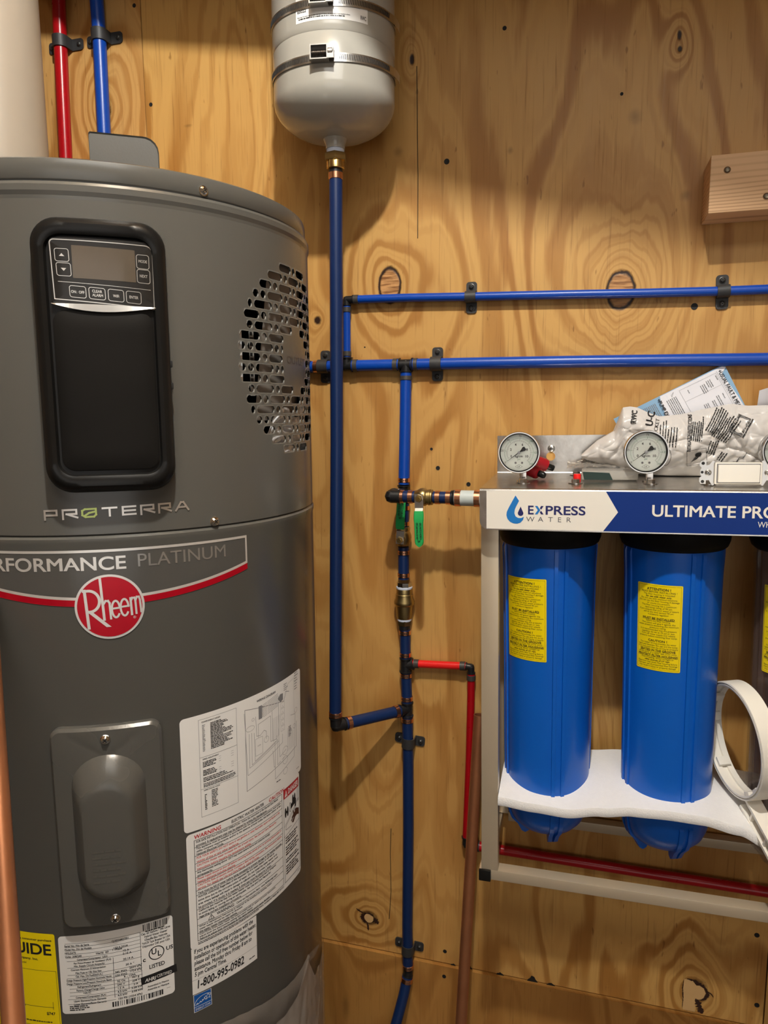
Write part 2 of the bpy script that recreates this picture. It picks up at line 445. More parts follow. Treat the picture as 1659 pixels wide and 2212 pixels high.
M_dgrn = mat('dark_green_card', lin(18, 44, 40), .45)
M_white_pipe = mat('white_pvc', lin(160, 150, 136), .4, var=.02)
M_lens = mat('lens_glass', (.95, .98, .97), .03, trans=1., ior=1.45)
M_clear = mat('clear_housing', (.20, .14, .12), .05, alpha=.17, spec=1.)
M_cart = mat('white_cartridge', lin(220, 218, 214), .7)

# ------------------------------------------------------------------ room
SL, SR, SZ = -.9526, .3927, .0435          # sheet joints of the back wall
def wall_back():
    mb = MB()
    mb.box(SL+.0012, SR-.0014, 0, .018, SZ+.0018, 2.88, 0)
    mb.box(-2.8, SL-.0012, 0, .018, -.22, 2.88, 1)
    mb.box(SL+.0012, SR-.0014, -.0085, .018, -.22, SZ-.0008, 2)
    mb.box(SR+.0014, 2.6, 0, .018, -.22, 2.88, 3)
    mb.box(-2.8, 2.6, .019, .05, -.22, 2.88, 4)
    w = struct(mb.build('wall_back', [M_ply, M_ply_l, M_ply_b, M_ply_x, M_stud], smooth=False))
    g = random.Random(4)
    # chipped veneer along the lower joint
    for cx, ww, hh in ((-.2216, .022, .011), (-.0755, .024, .013), (-.147, .018, .007), (-.035, .020, .006), (-.255, .012, .006)):
        mb = MB(); n = 11; v = [(cx+ww*(-.5+i/(n-1)), -.0006, SZ-.001+hh*math.sin(math.pi*i/(n-1))**.7*(.7+.5*g.random())) for i in range(n)]
        mb.add(v+[(cx+ww/2, -.0006, SZ-.002), (cx-ww/2, -.0006, SZ-.002)], [tuple(range(n+2))]); mb.build('veneer_chip', M_dkgap, w, smooth=False)
    # pale splintered patch beside the low right knot
    mb = MB(); mb.add([(x, -.0007, z) for x, z in ((.238, .050), (.236, .088), (.238, .122), (.252, .124), (.262, .112), (.274, .114), (.281, .098), (.276, .083), (.262, .078), (.262, .05))], [tuple(range(10))])
    mb.build('torn_veneer_patch', mat('bare_veneer', lin(206, 166, 112), .7), w, smooth=False)
    mb = MB(); mb.lathe([(.0115, 0), (.0115, .0008)], (-.458, -.0001, .122), (0, -1, 0), 0, 18); mb.build('torn_veneer_patch', bpy.data.materials['bare_veneer'], w, smooth=False)
    def tear(pts, w, seed):
        g2 = random.Random(seed); mb = MB(); n = 26; L_, R2 = [], []
        for i in range(n+1):
            f = i/n*(len(pts)-1); k = min(int(f), len(pts)-2); f -= k; x = pts[k][0]+(pts[k+1][0]-pts[k][0])*f; z = pts[k][1]+(pts[k+1][1]-pts[k][1])*f
            dx, dz = pts[k+1][0]-pts[k][0], pts[k+1][1]-pts[k][1]; l = math.hypot(dx, dz); ww = w*(math.sin(math.pi*(i+.4)/(n+.8))**.5)
            a, b = ww*(.3+.9*g2.random()), ww*(.3+.9*g2.random()); L_.append((x-dz/l*a, -.0009, z+dx/l*a)); R2.append((x+dz/l*b, -.0009, z-dx/l*b))
        for i in range(n): mb.add([L_[i], L_[i+1], R2[i+1], R2[i]], [(0, 1, 2, 3)])
        mb.build('knot_tear', M_tear, w_, smooth=False)
    w_ = w; M_tear = mat('knot_bark', lin(48, 22, 10), .8, var=.3, vscale=90)
    tear([(.243, .1235), (.256, .1225), (.268, .117), (.279, .110), (.285, .098), (.282, .087), (.272, .080)], .0042, 1); tear([(.262, .081), (.268, .070), (.272, .058), (.277, .050)], .0075, 2); tear([(.237, .119), (.2355, .10), (.2375, .08), (.237, .055)], .0012, 3); tear([(.281, .104), (.292, .099), (.296, .092)], .0016, 9)
    tear([(-.474, .131), (-.475, .121), (-.469, .112), (-.462, .1115)], .0050, 4); tear([(-.446, .124), (-.438, .118), (-.435, .111)], .0062, 5); tear([(-.462, .111), (-.460, .099), (-.4595, .090)], .0028, 6); tear([(-.489, .142), (-.480, .136), (-.472, .134)], .0028, 7); tear([(-.470, .133), (-.458, .135), (-.447, .129)], .0022, 8)
    tear([(-.5195, -.02), (-.521, -.06), (-.519, -.085)], .0022, 11); tear([(-.518, -.085), (-.512, -.115), (-.515, -.15)], .0065, 12)
    for x, z, r in ((-.9677, 2.1871, .0042), (-.9386, 1.9832, .0042), (-.2796, 1.8019, .0055), (-.2952, 1.194, .0045), (-.3092, 1.2338, .003), (-.2302, 1.1611, .0045),
                    (-.2747, .0744, .0045), (-.2745, .0173, .0045), (.3693, .2507, .005), (.3786, .0937, .005), (.1894, 1.502, .0062), (-.1697, 2.0301, .004), (.0465, 1.8882, .003), (-.4905, 1.4536, .0016), (-.4534, 1.4476, .0016)):
        yb = -.0087 if z < SZ else 0.
        mb = MB(); mb.lathe([(r, 0), (r, .0006), (r*.8, .0007), (r*.55, .0003), (r*.3, .0003)], (x, yb, z), (0, -1, 0), 0, 16); mb.build('screw_head', M_dkgap, w)
    # hairline checks in the veneer
    for pts in (((-.3405, 1.985), (-.3395, 1.90), (-.338, 1.78), (-.3385, 1.66)), ((-.402, .36), (-.404, .30), (-.403, .2), (-.408, .13))):
        mb = MB(); mb.tube([(x, .0, z) for x, z in pts], .0008, 0, 6); mb.build('veneer_crack', M_dkgap, w)
wall_back()
for nm, bx, m in (('wall_left', (-2.84, -2.80, -4.6, .05, -.22, 2.88), M_dimwall), ('wall_right', (2.6, 2.64, -4.6, .05, -.22, 2.88), M_dimwall),
                  ('wall_front', (-2.84, 2.64, -4.64, -4.6, -.22, 2.88), M_dimwall), ('floor', (-2.84, 2.64, -4.64, .05, -.27, -.22), M_conc),
                  ('ceiling', (-2.84, 2.64, -4.64, .05, 2.88, 2.92), M_drywall)):
    mb = MB(); mb.box(*bx); struct(mb.build(nm, m, smooth=False))
# unseen board added above the view, shaped to shade the upper wall
mb = MB(); OB = [Vector((-1.60, -.090, 2.30)), Vector((-.365, -.470, 2.30)), Vector((-.315, -.648, 2.30)), Vector((.62, -.982, 2.30))]
for A, B in zip(OB, OB[1:]):
    d = (B-A).normalized(); nn = Vector((-d.y, d.x, 0)); mb.obox((A+B)/2+Vector((0, 0, .29)), (B-A)/2, nn*.012, (0, 0, .29))
struct(mb.build('shadow_board_1', M_ply_x, smooth=False))
# bulb holder on the ceiling that carries the lamp
t = thing('ceiling_lamp', (-.05, -1.30, 2.88), 'plain white bulb holder on the ceiling above the water heater', 'lamp')
mb = MB(); mb.lathe([(.055, 0), (.055, -.012), (.03, -.03), (.02, -.06), (.018, -.07)], (-.05, -1.30, 2.88)); mb.build('lamp_base', M_wht, t)

# ------------------------------------------------------------------ water heater
TX, TY, TR = -.734, -.4466, .308
def TK(th, z, d=0.):
    a = R_(th); r = TR+d
    return Vector((TX+r*math.cos(a), TY+r*math.sin(a), z))
def U(th): return R_(th)*TR
def tq(thl, thr, ztl, ztr, zbr, zbl, thl2=None, thr2=None):
    thl2 = thl if thl2 is None else thl2; thr2 = thr if thr2 is None else thr2
    return Quad((thl, ztl, 0), (thr, ztr, 0), (thr2, zbr, 0), (thl2, zbl, 0), fn=lambda p, d: TK(p.x, p.y, d), w=R_(thr-thl)*TR, h=((ztl-zbl)+(ztr-zbr))/2)
wh = thing('water_heater', (TX, TY, -.22), 'grey cylindrical heat pump water heater with black control panel and labels', 'water heater')
AX = (TX, TY, 0)
mb = MB(); mb.lathe([(.29, -.20), (.304, -.19), (.308, -.17), (.308, 1.145), (.3095, 1.150), (.3095, 1.1555), (.306, 1.159), (.300, 1.160)], AX, seg=220, cap=False); mb.build('lower_jacket', M_jkt, wh)
VC, VW = .8, R_(.8)*TR
V0, V1 = VW-.147, VW+.147; VZ = 1.388; PIT = .01445
def shroud():
    mb = MB(); prof = [(.3045, 1.1592), (.3065, 1.1597), (.308, 1.161)]; zt, zb = VZ+9.5*PIT+.006, VZ-9.5*PIT-.006
    th0, th1 = math.degrees(V0/TR), math.degrees(V1/TR); n = 200
    def ring(rs, a0, a1, k):
        for j in range(len(rs)-1):
            base = len(mb.v)
            for i in range(k+1):
                for r, z in rs[j:j+2]:
                    a = R_(a0+(a1-a0)*i/k); mb.v.append((TX+r*math.cos(a), TY+r*math.sin(a), z))
            for i in range(k): b = base+2*i; mb.f.append((b, b+2, b+3, b+1)); mb.mi.append(0)
    ring(prof+[(TR, zb)], 0, 360, 240); ring([(TR, zb), (TR, zt)], th1, th0+360, 200)
    ring([(TR, zt), (TR, 1.562), (.3085, 1.566), (.3102, 1.571), (.3102, 1.578), (.3085, 1.5815), (.303, 1.5835)], 0, 360, 240)
    mb.build('upper_shroud', M_jkt, wh, recalc=False)
    # perforated outlet grille: rows of long slots and round holes inside a circle, plain disc in the middle
    mb = MB(); du = .0007; nu = int(round((V1-V0)/du)); du = (V1-V0)/nu; us = [V0+du*i for i in range(nu+1)]
    P, HL, HO, hh = .056, .0185, .0052, .0053
    def P3(u, z, d=0.): return TK(math.degrees(u/TR), z, d)
    for k in range(-9, 10):
        zc = VZ+k*PIT; s = math.sqrt(max(0, .139**2-(k*PIT)**2)); sp = math.sqrt(max(0, .046**2-(k*PIT)**2)) if abs(k*PIT) < .046 else 0
        sh = -.0047 if k % 2 else .0233
        iv = []
        for mth in range(-5, 6):
            for c, hl in ((mth*P+sh, HO), (mth*P+sh+P/2, HL)):
                a, b = max(c-hl, -s), min(c+hl, s)
                parts = [(a, b)] if not sp or b < -sp or a > sp else [(a, min(b, -sp)), (max(a, sp), b)]
                iv += [(a, b) for a, b in parts if b-a > .0065]
        H = [0.]*(nu+1)
        for a, b in iv:
            for i, u in enumerate(us):
                e = min(u-VW-a, b-(u-VW))
                if e > 0:
                    r = min(hh, (b-a)/2); H[i] = hh*math.sqrt(max(0, 1-((r-e)/r)**2)) if e < r else hh
        z0, z1 = zc-PIT/2, zc+PIT/2
        for i in range(nu):
            u, v = us[i], us[i+1]; a, b = H[i], H[i+1]
            if a == 0 and b == 0: mb.add([P3(u, z0), P3(v, z0), P3(v, z1), P3(u, z1)], [(0, 1, 2, 3)])
            else:
                mb.add([P3(u, zc+a), P3(v, zc+b), P3(v, z1), P3(u, z1)], [(0, 1, 2, 3)])
                mb.add([P3(u, z0), P3(v, z0), P3(v, zc-b), P3(u, zc-a)], [(0, 1, 2, 3)])
                for q in (1, -1): mb.add([P3(u, zc+q*a), P3(v, zc+q*b), P3(v, zc+q*b, -.0022), P3(u, zc+q*a, -.0022)], [(0, 1, 2, 3)])
    for z0, z1 in ((zb, VZ-9.5*PIT), (VZ+9.5*PIT, zt)):
        for i in range(nu): mb.add([P3(us[i], z0), P3(us[i+1], z0), P3(us[i+1], z1), P3(us[i], z1)], [(0, 1, 2, 3)])
    bm = bmesh.new(); o = mb.build('vent_grille', M_jkt, wh, recalc=False, angle=50)
    bm.from_mesh(o.data); bmesh.ops.remove_doubles(bm, verts=bm.verts[:], dist=1e-6); bm.to_mesh(o.data); bm.free()
    q = tq(-5.6, 8.0, VZ+.0085, VZ+.0085, VZ-.006, VZ-.006)
    mb = MB(); text(mb, q, 'OUTLET', 0, .002, .0105, 0, w=q.w, st='N', d=.0003); mb.build('outlet_lettering', mat('pressed_grey', (.055, .053, .050), .3), wh)
    # what shows behind the slots
    mb = MB(); mb.grid(lambda a, b: TK(-32+72*a, 1.22+.33*b, -.085), 30, 12, 0); mb.build('inner_panel', mat('inner_dark', (.010, .010, .010), .6), wh, recalc=False)
    mb = MB(); mb.grid(lambda a, b: TK(-15.5+44*a+ (6*b if a < .2 else 0), 1.30+.23*b, -.014-.01*(1-b)), 24, 10, 0); mb.build('fan_housing', mat('fan_grey', (.26, .23, .20), .5), wh, recalc=False)
    mb = MB()
    def fo(a, b):
        th = -13+40*a; zt = 1.262+.085*a+.02*math.sin(a*9)
        d = -.011+.007*mnoise.noise(Vector((a*6, b*5, 2)))+.004*mnoise.noise(Vector((a*19, b*17, 5)))
        return TK(th, 1.235+(zt-1.235+.02)*b, d)
    mb.grid(fo, 60, 24, 0); mb.build('foil_insulation', M_foil, wh, recalc=False, angle=20)
    mb = MB(); q = tq(-19.2, -17.4, 1.432, 1.432, 1.335, 1.335); mb.grid(lambda a, b: TK(-19.2+1.8*a, 1.335+.097*b, -.012), 2, 6, 0); greek(mb, q, .001, q.w-.001, .09, .007, 12, .004, 1, 5, .3, -.0115); mb.build('inner_tag', [mat('tag_grey', (.26, .25, .23), .5), M_lblp], wh)
    mb = MB(); mb.grid(lambda a, b: TK(-26+3.2*a, 1.26+.24*b, -.006), 2, 4, 0); mb.build('inner_edge_strip', M_foil, wh, recalc=False)
shroud()
mb = MB(); mb.lathe([(.3005, 1.583), (.3035, 1.5845), (.3045, 1.586), (.3045, 1.604), (.3035, 1.6085), (.300, 1.6105), (.22, 1.613), (.05, 1.6135)], AX, seg=220, cap=True); mb.build('top_cap', M_jkt, wh)
mb = MB(); mb.lathe([(.3035, 1.5818), (.3035, 1.5846)], AX, seg=160, cap=False); mb.build('cap_seam_gasket', M_dkgap, wh)
mb = MB(); mb.lathe([(.3042, 1.1588), (.3042, 1.1602)], AX, seg=160, cap=False); mb.build('jacket_seam_gasket', M_dkgap, wh)
# junction box standing on the cap
f = Vector((math.cos(R_(-57.5)), math.sin(R_(-57.5)), 0)); tt = Vector((-f.y, f.x, 0)); ct = Vector((TX, TY, 0))
def jb():
    mb = MB(); loops = []
    pr = [(-.026, 1.611), (-.026, 1.737), (-.024, 1.7395), (.052, 1.7395)]+[(.0765-.022+.022*math.cos(R_(a)), 1.7175+.022*math.sin(R_(a))) for a in (80, 60, 40, 20, 0)]+[(.0765, 1.611)]
    for s, sh in ((.018, .002), (.02, 0), (-.05, 0), (-.052, .002)):
        loops.append([ct+f*s+tt*(x*(1-sh*10))+Vector((0, 0, z-sh)) for x, z in pr])
    mb.loft(loops, 0, True, True); mb.build('junction_box', M_jkt2, wh)
jb()
def screw(parent, p, n, r=.0042, m=None, name='screw'):
    p = Vector(p); n = Vector(n).normalized(); mb = MB()
    mb.lathe([(r*1.25, 0), (r*1.25, r*.18), (r, r*.25), (r*.95, r*.6), (r*.6, r*.95), (r*.2, r)], p, n, 0, 18)
    a = n.orthogonal().normalized(); b = n.cross(a)
    for e, g in ((a, b), (b, a)): mb.obox(p+n*r*.98, e*r*.6, g*r*.12, n*r*.06, 1)
    return mb.build(name, [m or M_chr, M_dkgap], parent)
for th, z in ((-32.84, 1.592), (-33.79, 1.1664)): screw(wh, TK(th, z, -.0035 if z > 1.58 else 0), TK(th, z, 1)-TK(th, z, 0), .0052)

# control panel
def rr(u0, u1, z0, z1, r, n=8, m=10):
    pts = []
    for (cx, cz, a0) in ((u1-r, z1-r, 90), (u1-r, z0+r, 0), (u0+r, z0+r, -90), (u0+r, z1-r, -180)):
        pts += [(cx+r*math.cos(R_(a0-90*i/n)), cz+r*math.sin(R_(a0-90*i/n))) for i in range(n+1)]
    out = []
    for i, p in enumerate(pts):
        q = pts[(i+1) % len(pts)]; L = math.hypot(q[0]-p[0], q[1]-p[1]); out.append(p)
        if i % (n+1) == n: out += [(p[0]+(q[0]-p[0])*j/m, p[1]+(q[1]-p[1])*j/m) for j in range(1, m)]
    return out
def raised(mb, spec, fill=True, mis=None):
    """spec: list of (u0, u1, z0, z1, rad, height)"""
    loops = [[TK(math.degrees(u/TR), z, s[5]) for u, z in rr(*s[:5])] for s in spec]
    mb.loft(loops, 0, False, False, mis)
    if fill:
        u0, u1, z0, z1, rd, d = spec[-1]; pts = rr(u0, u1, z0, z1, rd); cu, cz = (u0+u1)/2, (z0+z1)/2
        prev = len(mb.v)-len(pts); n = len(pts); mi = mis[-1] if mis else 0
        for sc in (.75, .5, .25):
            b = len(mb.v); mb.v += [tuple(TK(math.degrees((cu+(u-cu)*sc)/TR), cz+(z-cz)*sc, d)) for u, z in pts]
            for k in range(n): mb.f.append((prev+k, prev+(k+1) % n, b+(k+1) % n, b+k)); mb.mi.append(mi)
            prev = b
        mb.v.append(tuple(TK(math.degrees(cu/TR), cz, d))); c = len(mb.v)-1
        for k in range(n): mb.f.append((prev+k, prev+(k+1) % n, c)); mb.mi.append(mi)
a, b = U(-70.9), U(-43.6); z0, z1 = 1.2155, 1.5385
mb = MB(); raised(mb, [(a-.001, b+.001, z0-.001, z1+.001, .031, 0), (a, b, z0, z1, .030, .012), (a+.003, b-.003, z0+.003, z1-.003, .029, .021), (a+.009, b-.009, z0+.009, z1-.009, .026, .026), (a+.013, b-.013, z0+.016, z1-.016, .022, .0265), (a+.017, b-.017, z0+.021, z1-.021, .018, .024), (a+.0185, b-.0185, z0+.0225, z1-.0225, .017, .019)])
cp = mb.build('control_panel', M_blk, wh)
mb = MB(); raised(mb, [(a+.0215, b-.020, z0+.027, 1.4325, .015, .019), (a+.0215, b-.020, z0+.027, 1.4325, .015, .0212), (a+.023, b-.0215, z0+.0285, 1.431, .014, .022)])
mb.build('access_door', M_blk2, cp)
DQ = tq(-66.5, -46.75, 1.5115, 1.5095, 1.4365, 1.4445, -66.15, -46.9)
DD = .0225
def display():
    q = DQ; w, h = q.w, q.h
    mb = MB(); raised(mb, [(U(-66.8), U(-46.4), 1.4365, 1.514, .007, .019), (U(-66.8), U(-46.4), 1.4365, 1.514, .007, .0215), (U(-66.6), U(-46.6), 1.437, 1.5135, .006, .0222)])
    dp = mb.build('display_panel', M_btn, cp)
    X = lambda v: v*w; Y = lambda v: (1-v)*h
    mb = MB()
    r = .0045; pts = [(0, 0), (w, 0)]+arc(w-.008, h-.008, .008, .008, 0, 90, 6)+arc(r, h-r, r, r, 90, 180, 6)
    line(mb, q, pts, .0011, 0, DD, True); line(mb, q, [(X(.05), Y(.70)), (X(.965), Y(.70))], .0006, 0, DD)
    for bx in ((.04, .175, .15, .36), (.045, .185, .385, .60), (.835, .96, .15, .37), (.835, .965, .385, .60), (.155, .315, .755, .945), (.345, .505, .755, .945), (.535, .69, .755, .945), (.715, .865, .755, .945)):
        x0, x1, ya, yb = X(bx[0]), X(bx[1]), Y(bx[3]), Y(bx[2]); c = .0025
        line(mb, q, arc(x1-c, yb-c, c, c, 0, 90, 4)+arc(x0+c, yb-c, c, c, 90, 180, 4)+arc(x0+c, ya+c, c, c, 180, 270, 4)+arc(x1-c, ya+c, c, c, 270, 360, 4), .0007, 0, DD, True)
    cx = X(.1075); poly(mb, q, [(cx-.0028, Y(.275)), (cx+.0028, Y(.275)), (cx, Y(.225))], 0, DD)
    cx = X(.115); poly(mb, q, [(cx-.0028, Y(.47)), (cx, Y(.52)), (cx+.0028, Y(.47))], 0, DD)
    for s, x, y in (('MODE', .8975, .275), ('NEXT', .9, .51), ('WiFi', .6125, .88), ('ENTER', .79, .87)):
        text(mb, q, s, X(x), Y(y), .0031, 0, al='C', d=DD, st='b', sx=.72)
    text(mb, q, 'ON', X(.193), Y(.875), .0031, 0, al='C', d=DD, st='b', sx=.75); text(mb, q, ':', X(.226), Y(.875), .0028, 0, al='C', d=DD); text(mb, q, 'OFF', X(.272), Y(.875), .0031, 0, al='C', d=DD, st='b', sx=.75)
    text(mb, q, 'CLEAR', X(.425), Y(.835), .0031, 0, al='C', d=DD, st='b', sx=.78); text(mb, q, 'ALARM', X(.43), Y(.90), .0031, 0, al='C', d=DD, st='b', sx=.78)
    mb.build('button_markings', M_silv, dp)
    mb = MB(); qs = tq(-62.4, -50.3, 1.5055, 1.5035, 1.4665, 1.4685); backing(mb, qs, 0, .0008, .0224, 12); mb.build('lcd_screen', M_scr, dp)
    mb = MB(); n = 24
    top = [(-66.9+20.6*i/n, 1.4395-.0012*i/n) for i in range(n+1)]; bot = [(-66.9+20.6*i/n, 1.4392-.0012*i/n-.0082*math.sin(math.pi*(i/n)**.9)) for i in range(n+1)]
    for i in range(n): mb.add([TK(*top[i], .0235), TK(*top[i+1], .0235), TK(*bot[i+1], .0245), TK(*bot[i], .0245)], [(0, 1, 2, 3)])
    for i in range(n): mb.add([TK(*bot[i], .0245), TK(*bot[i+1], .0245), TK(*bot[i+1], .020), TK(*bot[i], .020)], [(0, 1, 2, 3)])
    mb.build('silver_trim', M_zinc, cp)
    for z in (1.372, 1.345):
        mb = MB(); mb.box(-.0015, .0015, -.003, .003, -.004, .004, 0, .0008)
        c = TK(-43.7, z, .013); nrm = (TK(-43.7, z, 1)-TK(-43.7, z)).normalized(); tg = Vector((-nrm.y, nrm.x, 0))
        mb.v = [tuple(c+tg*v[0]+nrm*v[1]*1.5+Vector((0, 0, v[2]))) for v in mb.v]; mb.build('hinge_notch', M_dkgap, cp)
display()
# lettering and band
def proterra():
    q = tq(-75, -38, 1.1935, 1.1985, 1.1845, 1.1795); mb = MB()
    x0 = lambda px: (math.radians(-73.1+(px-96)*.1047+75))*TR
    for c, a, b in (('P', 96, 126), ('R', 135, 168), ('O', 176, 209), ('T', 219, 252), ('E', 261, 292), ('R', 300, 331), ('R', 339, 368), ('A', 378, 409)):
        mi = 1 if c == 'O' else 0
        x, X = x0(a), x0(b); w = X-x; h = .0122; y = .0012; t = .0024
        def pl(pts): line(mb, q, [(x+u*w, y+v*h) for u, v in pts], t, mi, .0009)
        e = t/2/w; g = t/2/h
        if c == 'P': pl([(e, 0), (e, 1-g), (1-e, 1-g), (1-e, .42), (e, .42)])
        if c == 'R': pl([(e, 0), (e, 1-g), (1-e, 1-g), (1-e, .48), (.3, .48), (.98, g)])
        if c == 'T': pl([(e, 1-g), (1-e, 1-g)]); pl([(.5, 1-g), (.5, g)])
        if c == 'E': pl([(1-e, 1-g), (e, 1-g), (e, g), (1-e, g)]); pl([(e, .5), (.9, .5)])
        if c == 'A': pl([(e*.5, g*.5), (.42, 1-g), (.60, 1-g), (1-e*.5, g*.5)]); pl([(.22, .38), (.8, .38)])
        if c == 'O':
            pl([(.25, g), (e, .3), (e, .75), (.25, 1-g), (1-e, 1-g), (1-e, .3), (.8, g), (.35, g)]); pl([(.18, .2), (.5, .5), (.9, .62)])
    mb.build('model_lettering', [mat('soft_chrome', (.80, .77, .72), .30, .8), mat('leaf_green_chrome', (.26, .30, .10), .12, .9)], wh)
proterra()
ZB = lambda th: 1.0762+2.07e-5*(th+59.85)**2
def band():
    mb = MB(); n = 60; a0, a1 = -95.3, -24.45
    A = [a0+(a1-a0)*i/n for i in range(n+1)]
    for i in range(n):
        t0, t1 = A[i], A[i+1]
        mb.add([TK(t0, ZB(t0), .0002), TK(t1, ZB(t1), .0002), TK(t1, 1.141, .0002), TK(t0, 1.141, .0002)], [(0, 1, 2, 3)], 0)
        for (lo, hi), mi, d in ((((-.0005, .0032)), 1, .0006), ((-.0088, -.0005), 2, .0006)):
            mb.add([TK(t0, ZB(t0)+lo, d), TK(t1, ZB(t1)+lo, d), TK(t1, ZB(t1)+hi, d), TK(t0, ZB(t0)+hi, d)], [(0, 1, 2, 3)], mi)
        mb.add([TK(t0, 1.1378, .0006), TK(t1, 1.1378, .0006), TK(t1, 1.1412, .0006), TK(t0, 1.1412, .0006)], [(0, 1, 2, 3)], 1)
    q = tq(-95.3, -24.45, 1.1412, 1.1412, 1.0, 1.0); W = q.w
    rect(mb, q, W-.0028, W, ZB(-24.45)-1.0, .1412, 1, .0007); 
    U0 = U(-95.3)
    text(mb, q, 'PERFORMANCE', U(-55.5)-U0, .1152, .0164, 1, w=.196, st='B', al='R', d=.0006)
    text(mb, q, 'PLATINUM', U(-53.2)-U0, .1162, .0166, 3, w=U(-30.7)-U(-53.2), st='N', d=.0006)
    mb.build('brand_band', [M_band, M_foilprint, M_red, M_foilgrey], wh)
band()
def logo():
    r = .0423; q = tq(-59.75-7.87, -59.75+7.87, 1.0665+r, 1.0665+r, 1.0665-r, 1.0665-r); c = q.w/2; mb = MB()
    def disc(rad, mi, d):
        n = 60; base = len(mb.v)
        for s in (1, .66, .33):
            for k in range(n): mb.v.append(tuple(q.at(c+rad*s*math.cos(2*math.pi*k/n), c+rad*s*math.sin(2*math.pi*k/n), d)))
        mb.v.append(tuple(q.at(c, c, d)))
        for s in range(2):
            for k in range(n): k2 = (k+1) % n; mb.f.append((base+s*n+k, base+s*n+k2, base+s*n+n+k2, base+s*n+n+k)); mb.mi.append(mi)
        for k in range(n): mb.f.append((base+2*n+k, base+2*n+(k+1) % n, base+3*n)); mb.mi.append(mi)
    disc(r, 1, .0010); disc(r-.0030, 0, .0014)
    P = lambda x, y: (c+x*r, c+y*r)
    def st(pts, w): line(mb, q, [P(*p) for p in pts], w*r, 1, .0018)
    st([(-.69, .53), (-.62, -.62)], .085)
    bowl = [(-.70, .53)]+[(-.60+.30*math.sin(R_(a)), .21+.325*math.cos(R_(a))) for a in range(0, 181, 15)]+[(-.60, -.11)]
    st([(-.72, .52), (-.58, .525)]+[(-.58+.30*math.sin(R_(a)), .20+.325*math.cos(R_(a))) for a in range(10, 181, 14)]+[(-.6, -.12)], .08)
    poly(mb, q, [P(-.60, -.16), P(-.49, -.13), P(.02, -.62), P(-.12, -.62)], 1, .0018)
    st([(-.235, .92), (-.17, -.38)], .075)
    st([(-.17, .10), (-.11, .19), (-.04, .19), (.0, .12), (.02, -.36)], .062)
    def e(cx, cy): st([(cx-.10, cy+.02), (cx+.112, cy+.035)]+[(cx+.112*math.cos(R_(k)), cy+.255*math.sin(R_(k))) for k in range(8, 322, 13)], .058)
    e(.17, -.08); e(.42, -.045)
    st([(.60, .22), (.62, -.28)], .066)
    st([(.60, .12), (.65, .23), (.71, .23), (.735, .15), (.75, -.26)], .058); st([(.735, .14), (.78, .25), (.84, .25), (.865, .16), (.89, -.22)], .058)
    text(mb, q, '\u00ae', *P(.69, -.42), .0034, 1, al='C', d=.0018)
    mb.build('brand_badge', [M_red, M_foilprint], wh)
logo()
# element access cover
def cover():
    a, b = U(-75.2), U(-49.6); mb = MB()
    raised(mb, [(a, b, .6275, .9095, .014, 0), (a+.0005, b-.0005, .628, .909, .013, .007), (a+.004, b-.004, .6315, .9055, .012, .0105), (a+.010, b-.010, .6375, .8995, .010, .0105),
                (U(-70.6), U(-54.0), .6665, .872, .044, .0105), (U(-70.0), U(-54.6), .6700, .868, .041, .015), (U(-68.0), U(-56.7), .682, .845, .0302, .031), (U(-67.4), U(-57.4), .688, .838, .0265, .0335), (U(-66.6), U(-58.2), .693, .833, .022, .034)])
    o = mb.build('element_cover', M_jkt2, wh, angle=28)
    for th, z in ((-62.3, .8935), (-62.6, .6395)): screw(o, TK(th, z, .0105), TK(th, z, 1)-TK(th, z), .0052)
    q = tq(-66.2, -58.6, .757, .757, .70, .70); mb = MB(); greek(mb, q, .002, q.w-.002, .05, .0085, 6, .0026, 0, 8, .25, .0343); mb.build('embossed_print', mat('emboss_grey', (.088, .086, .076), .3), o)
cover()

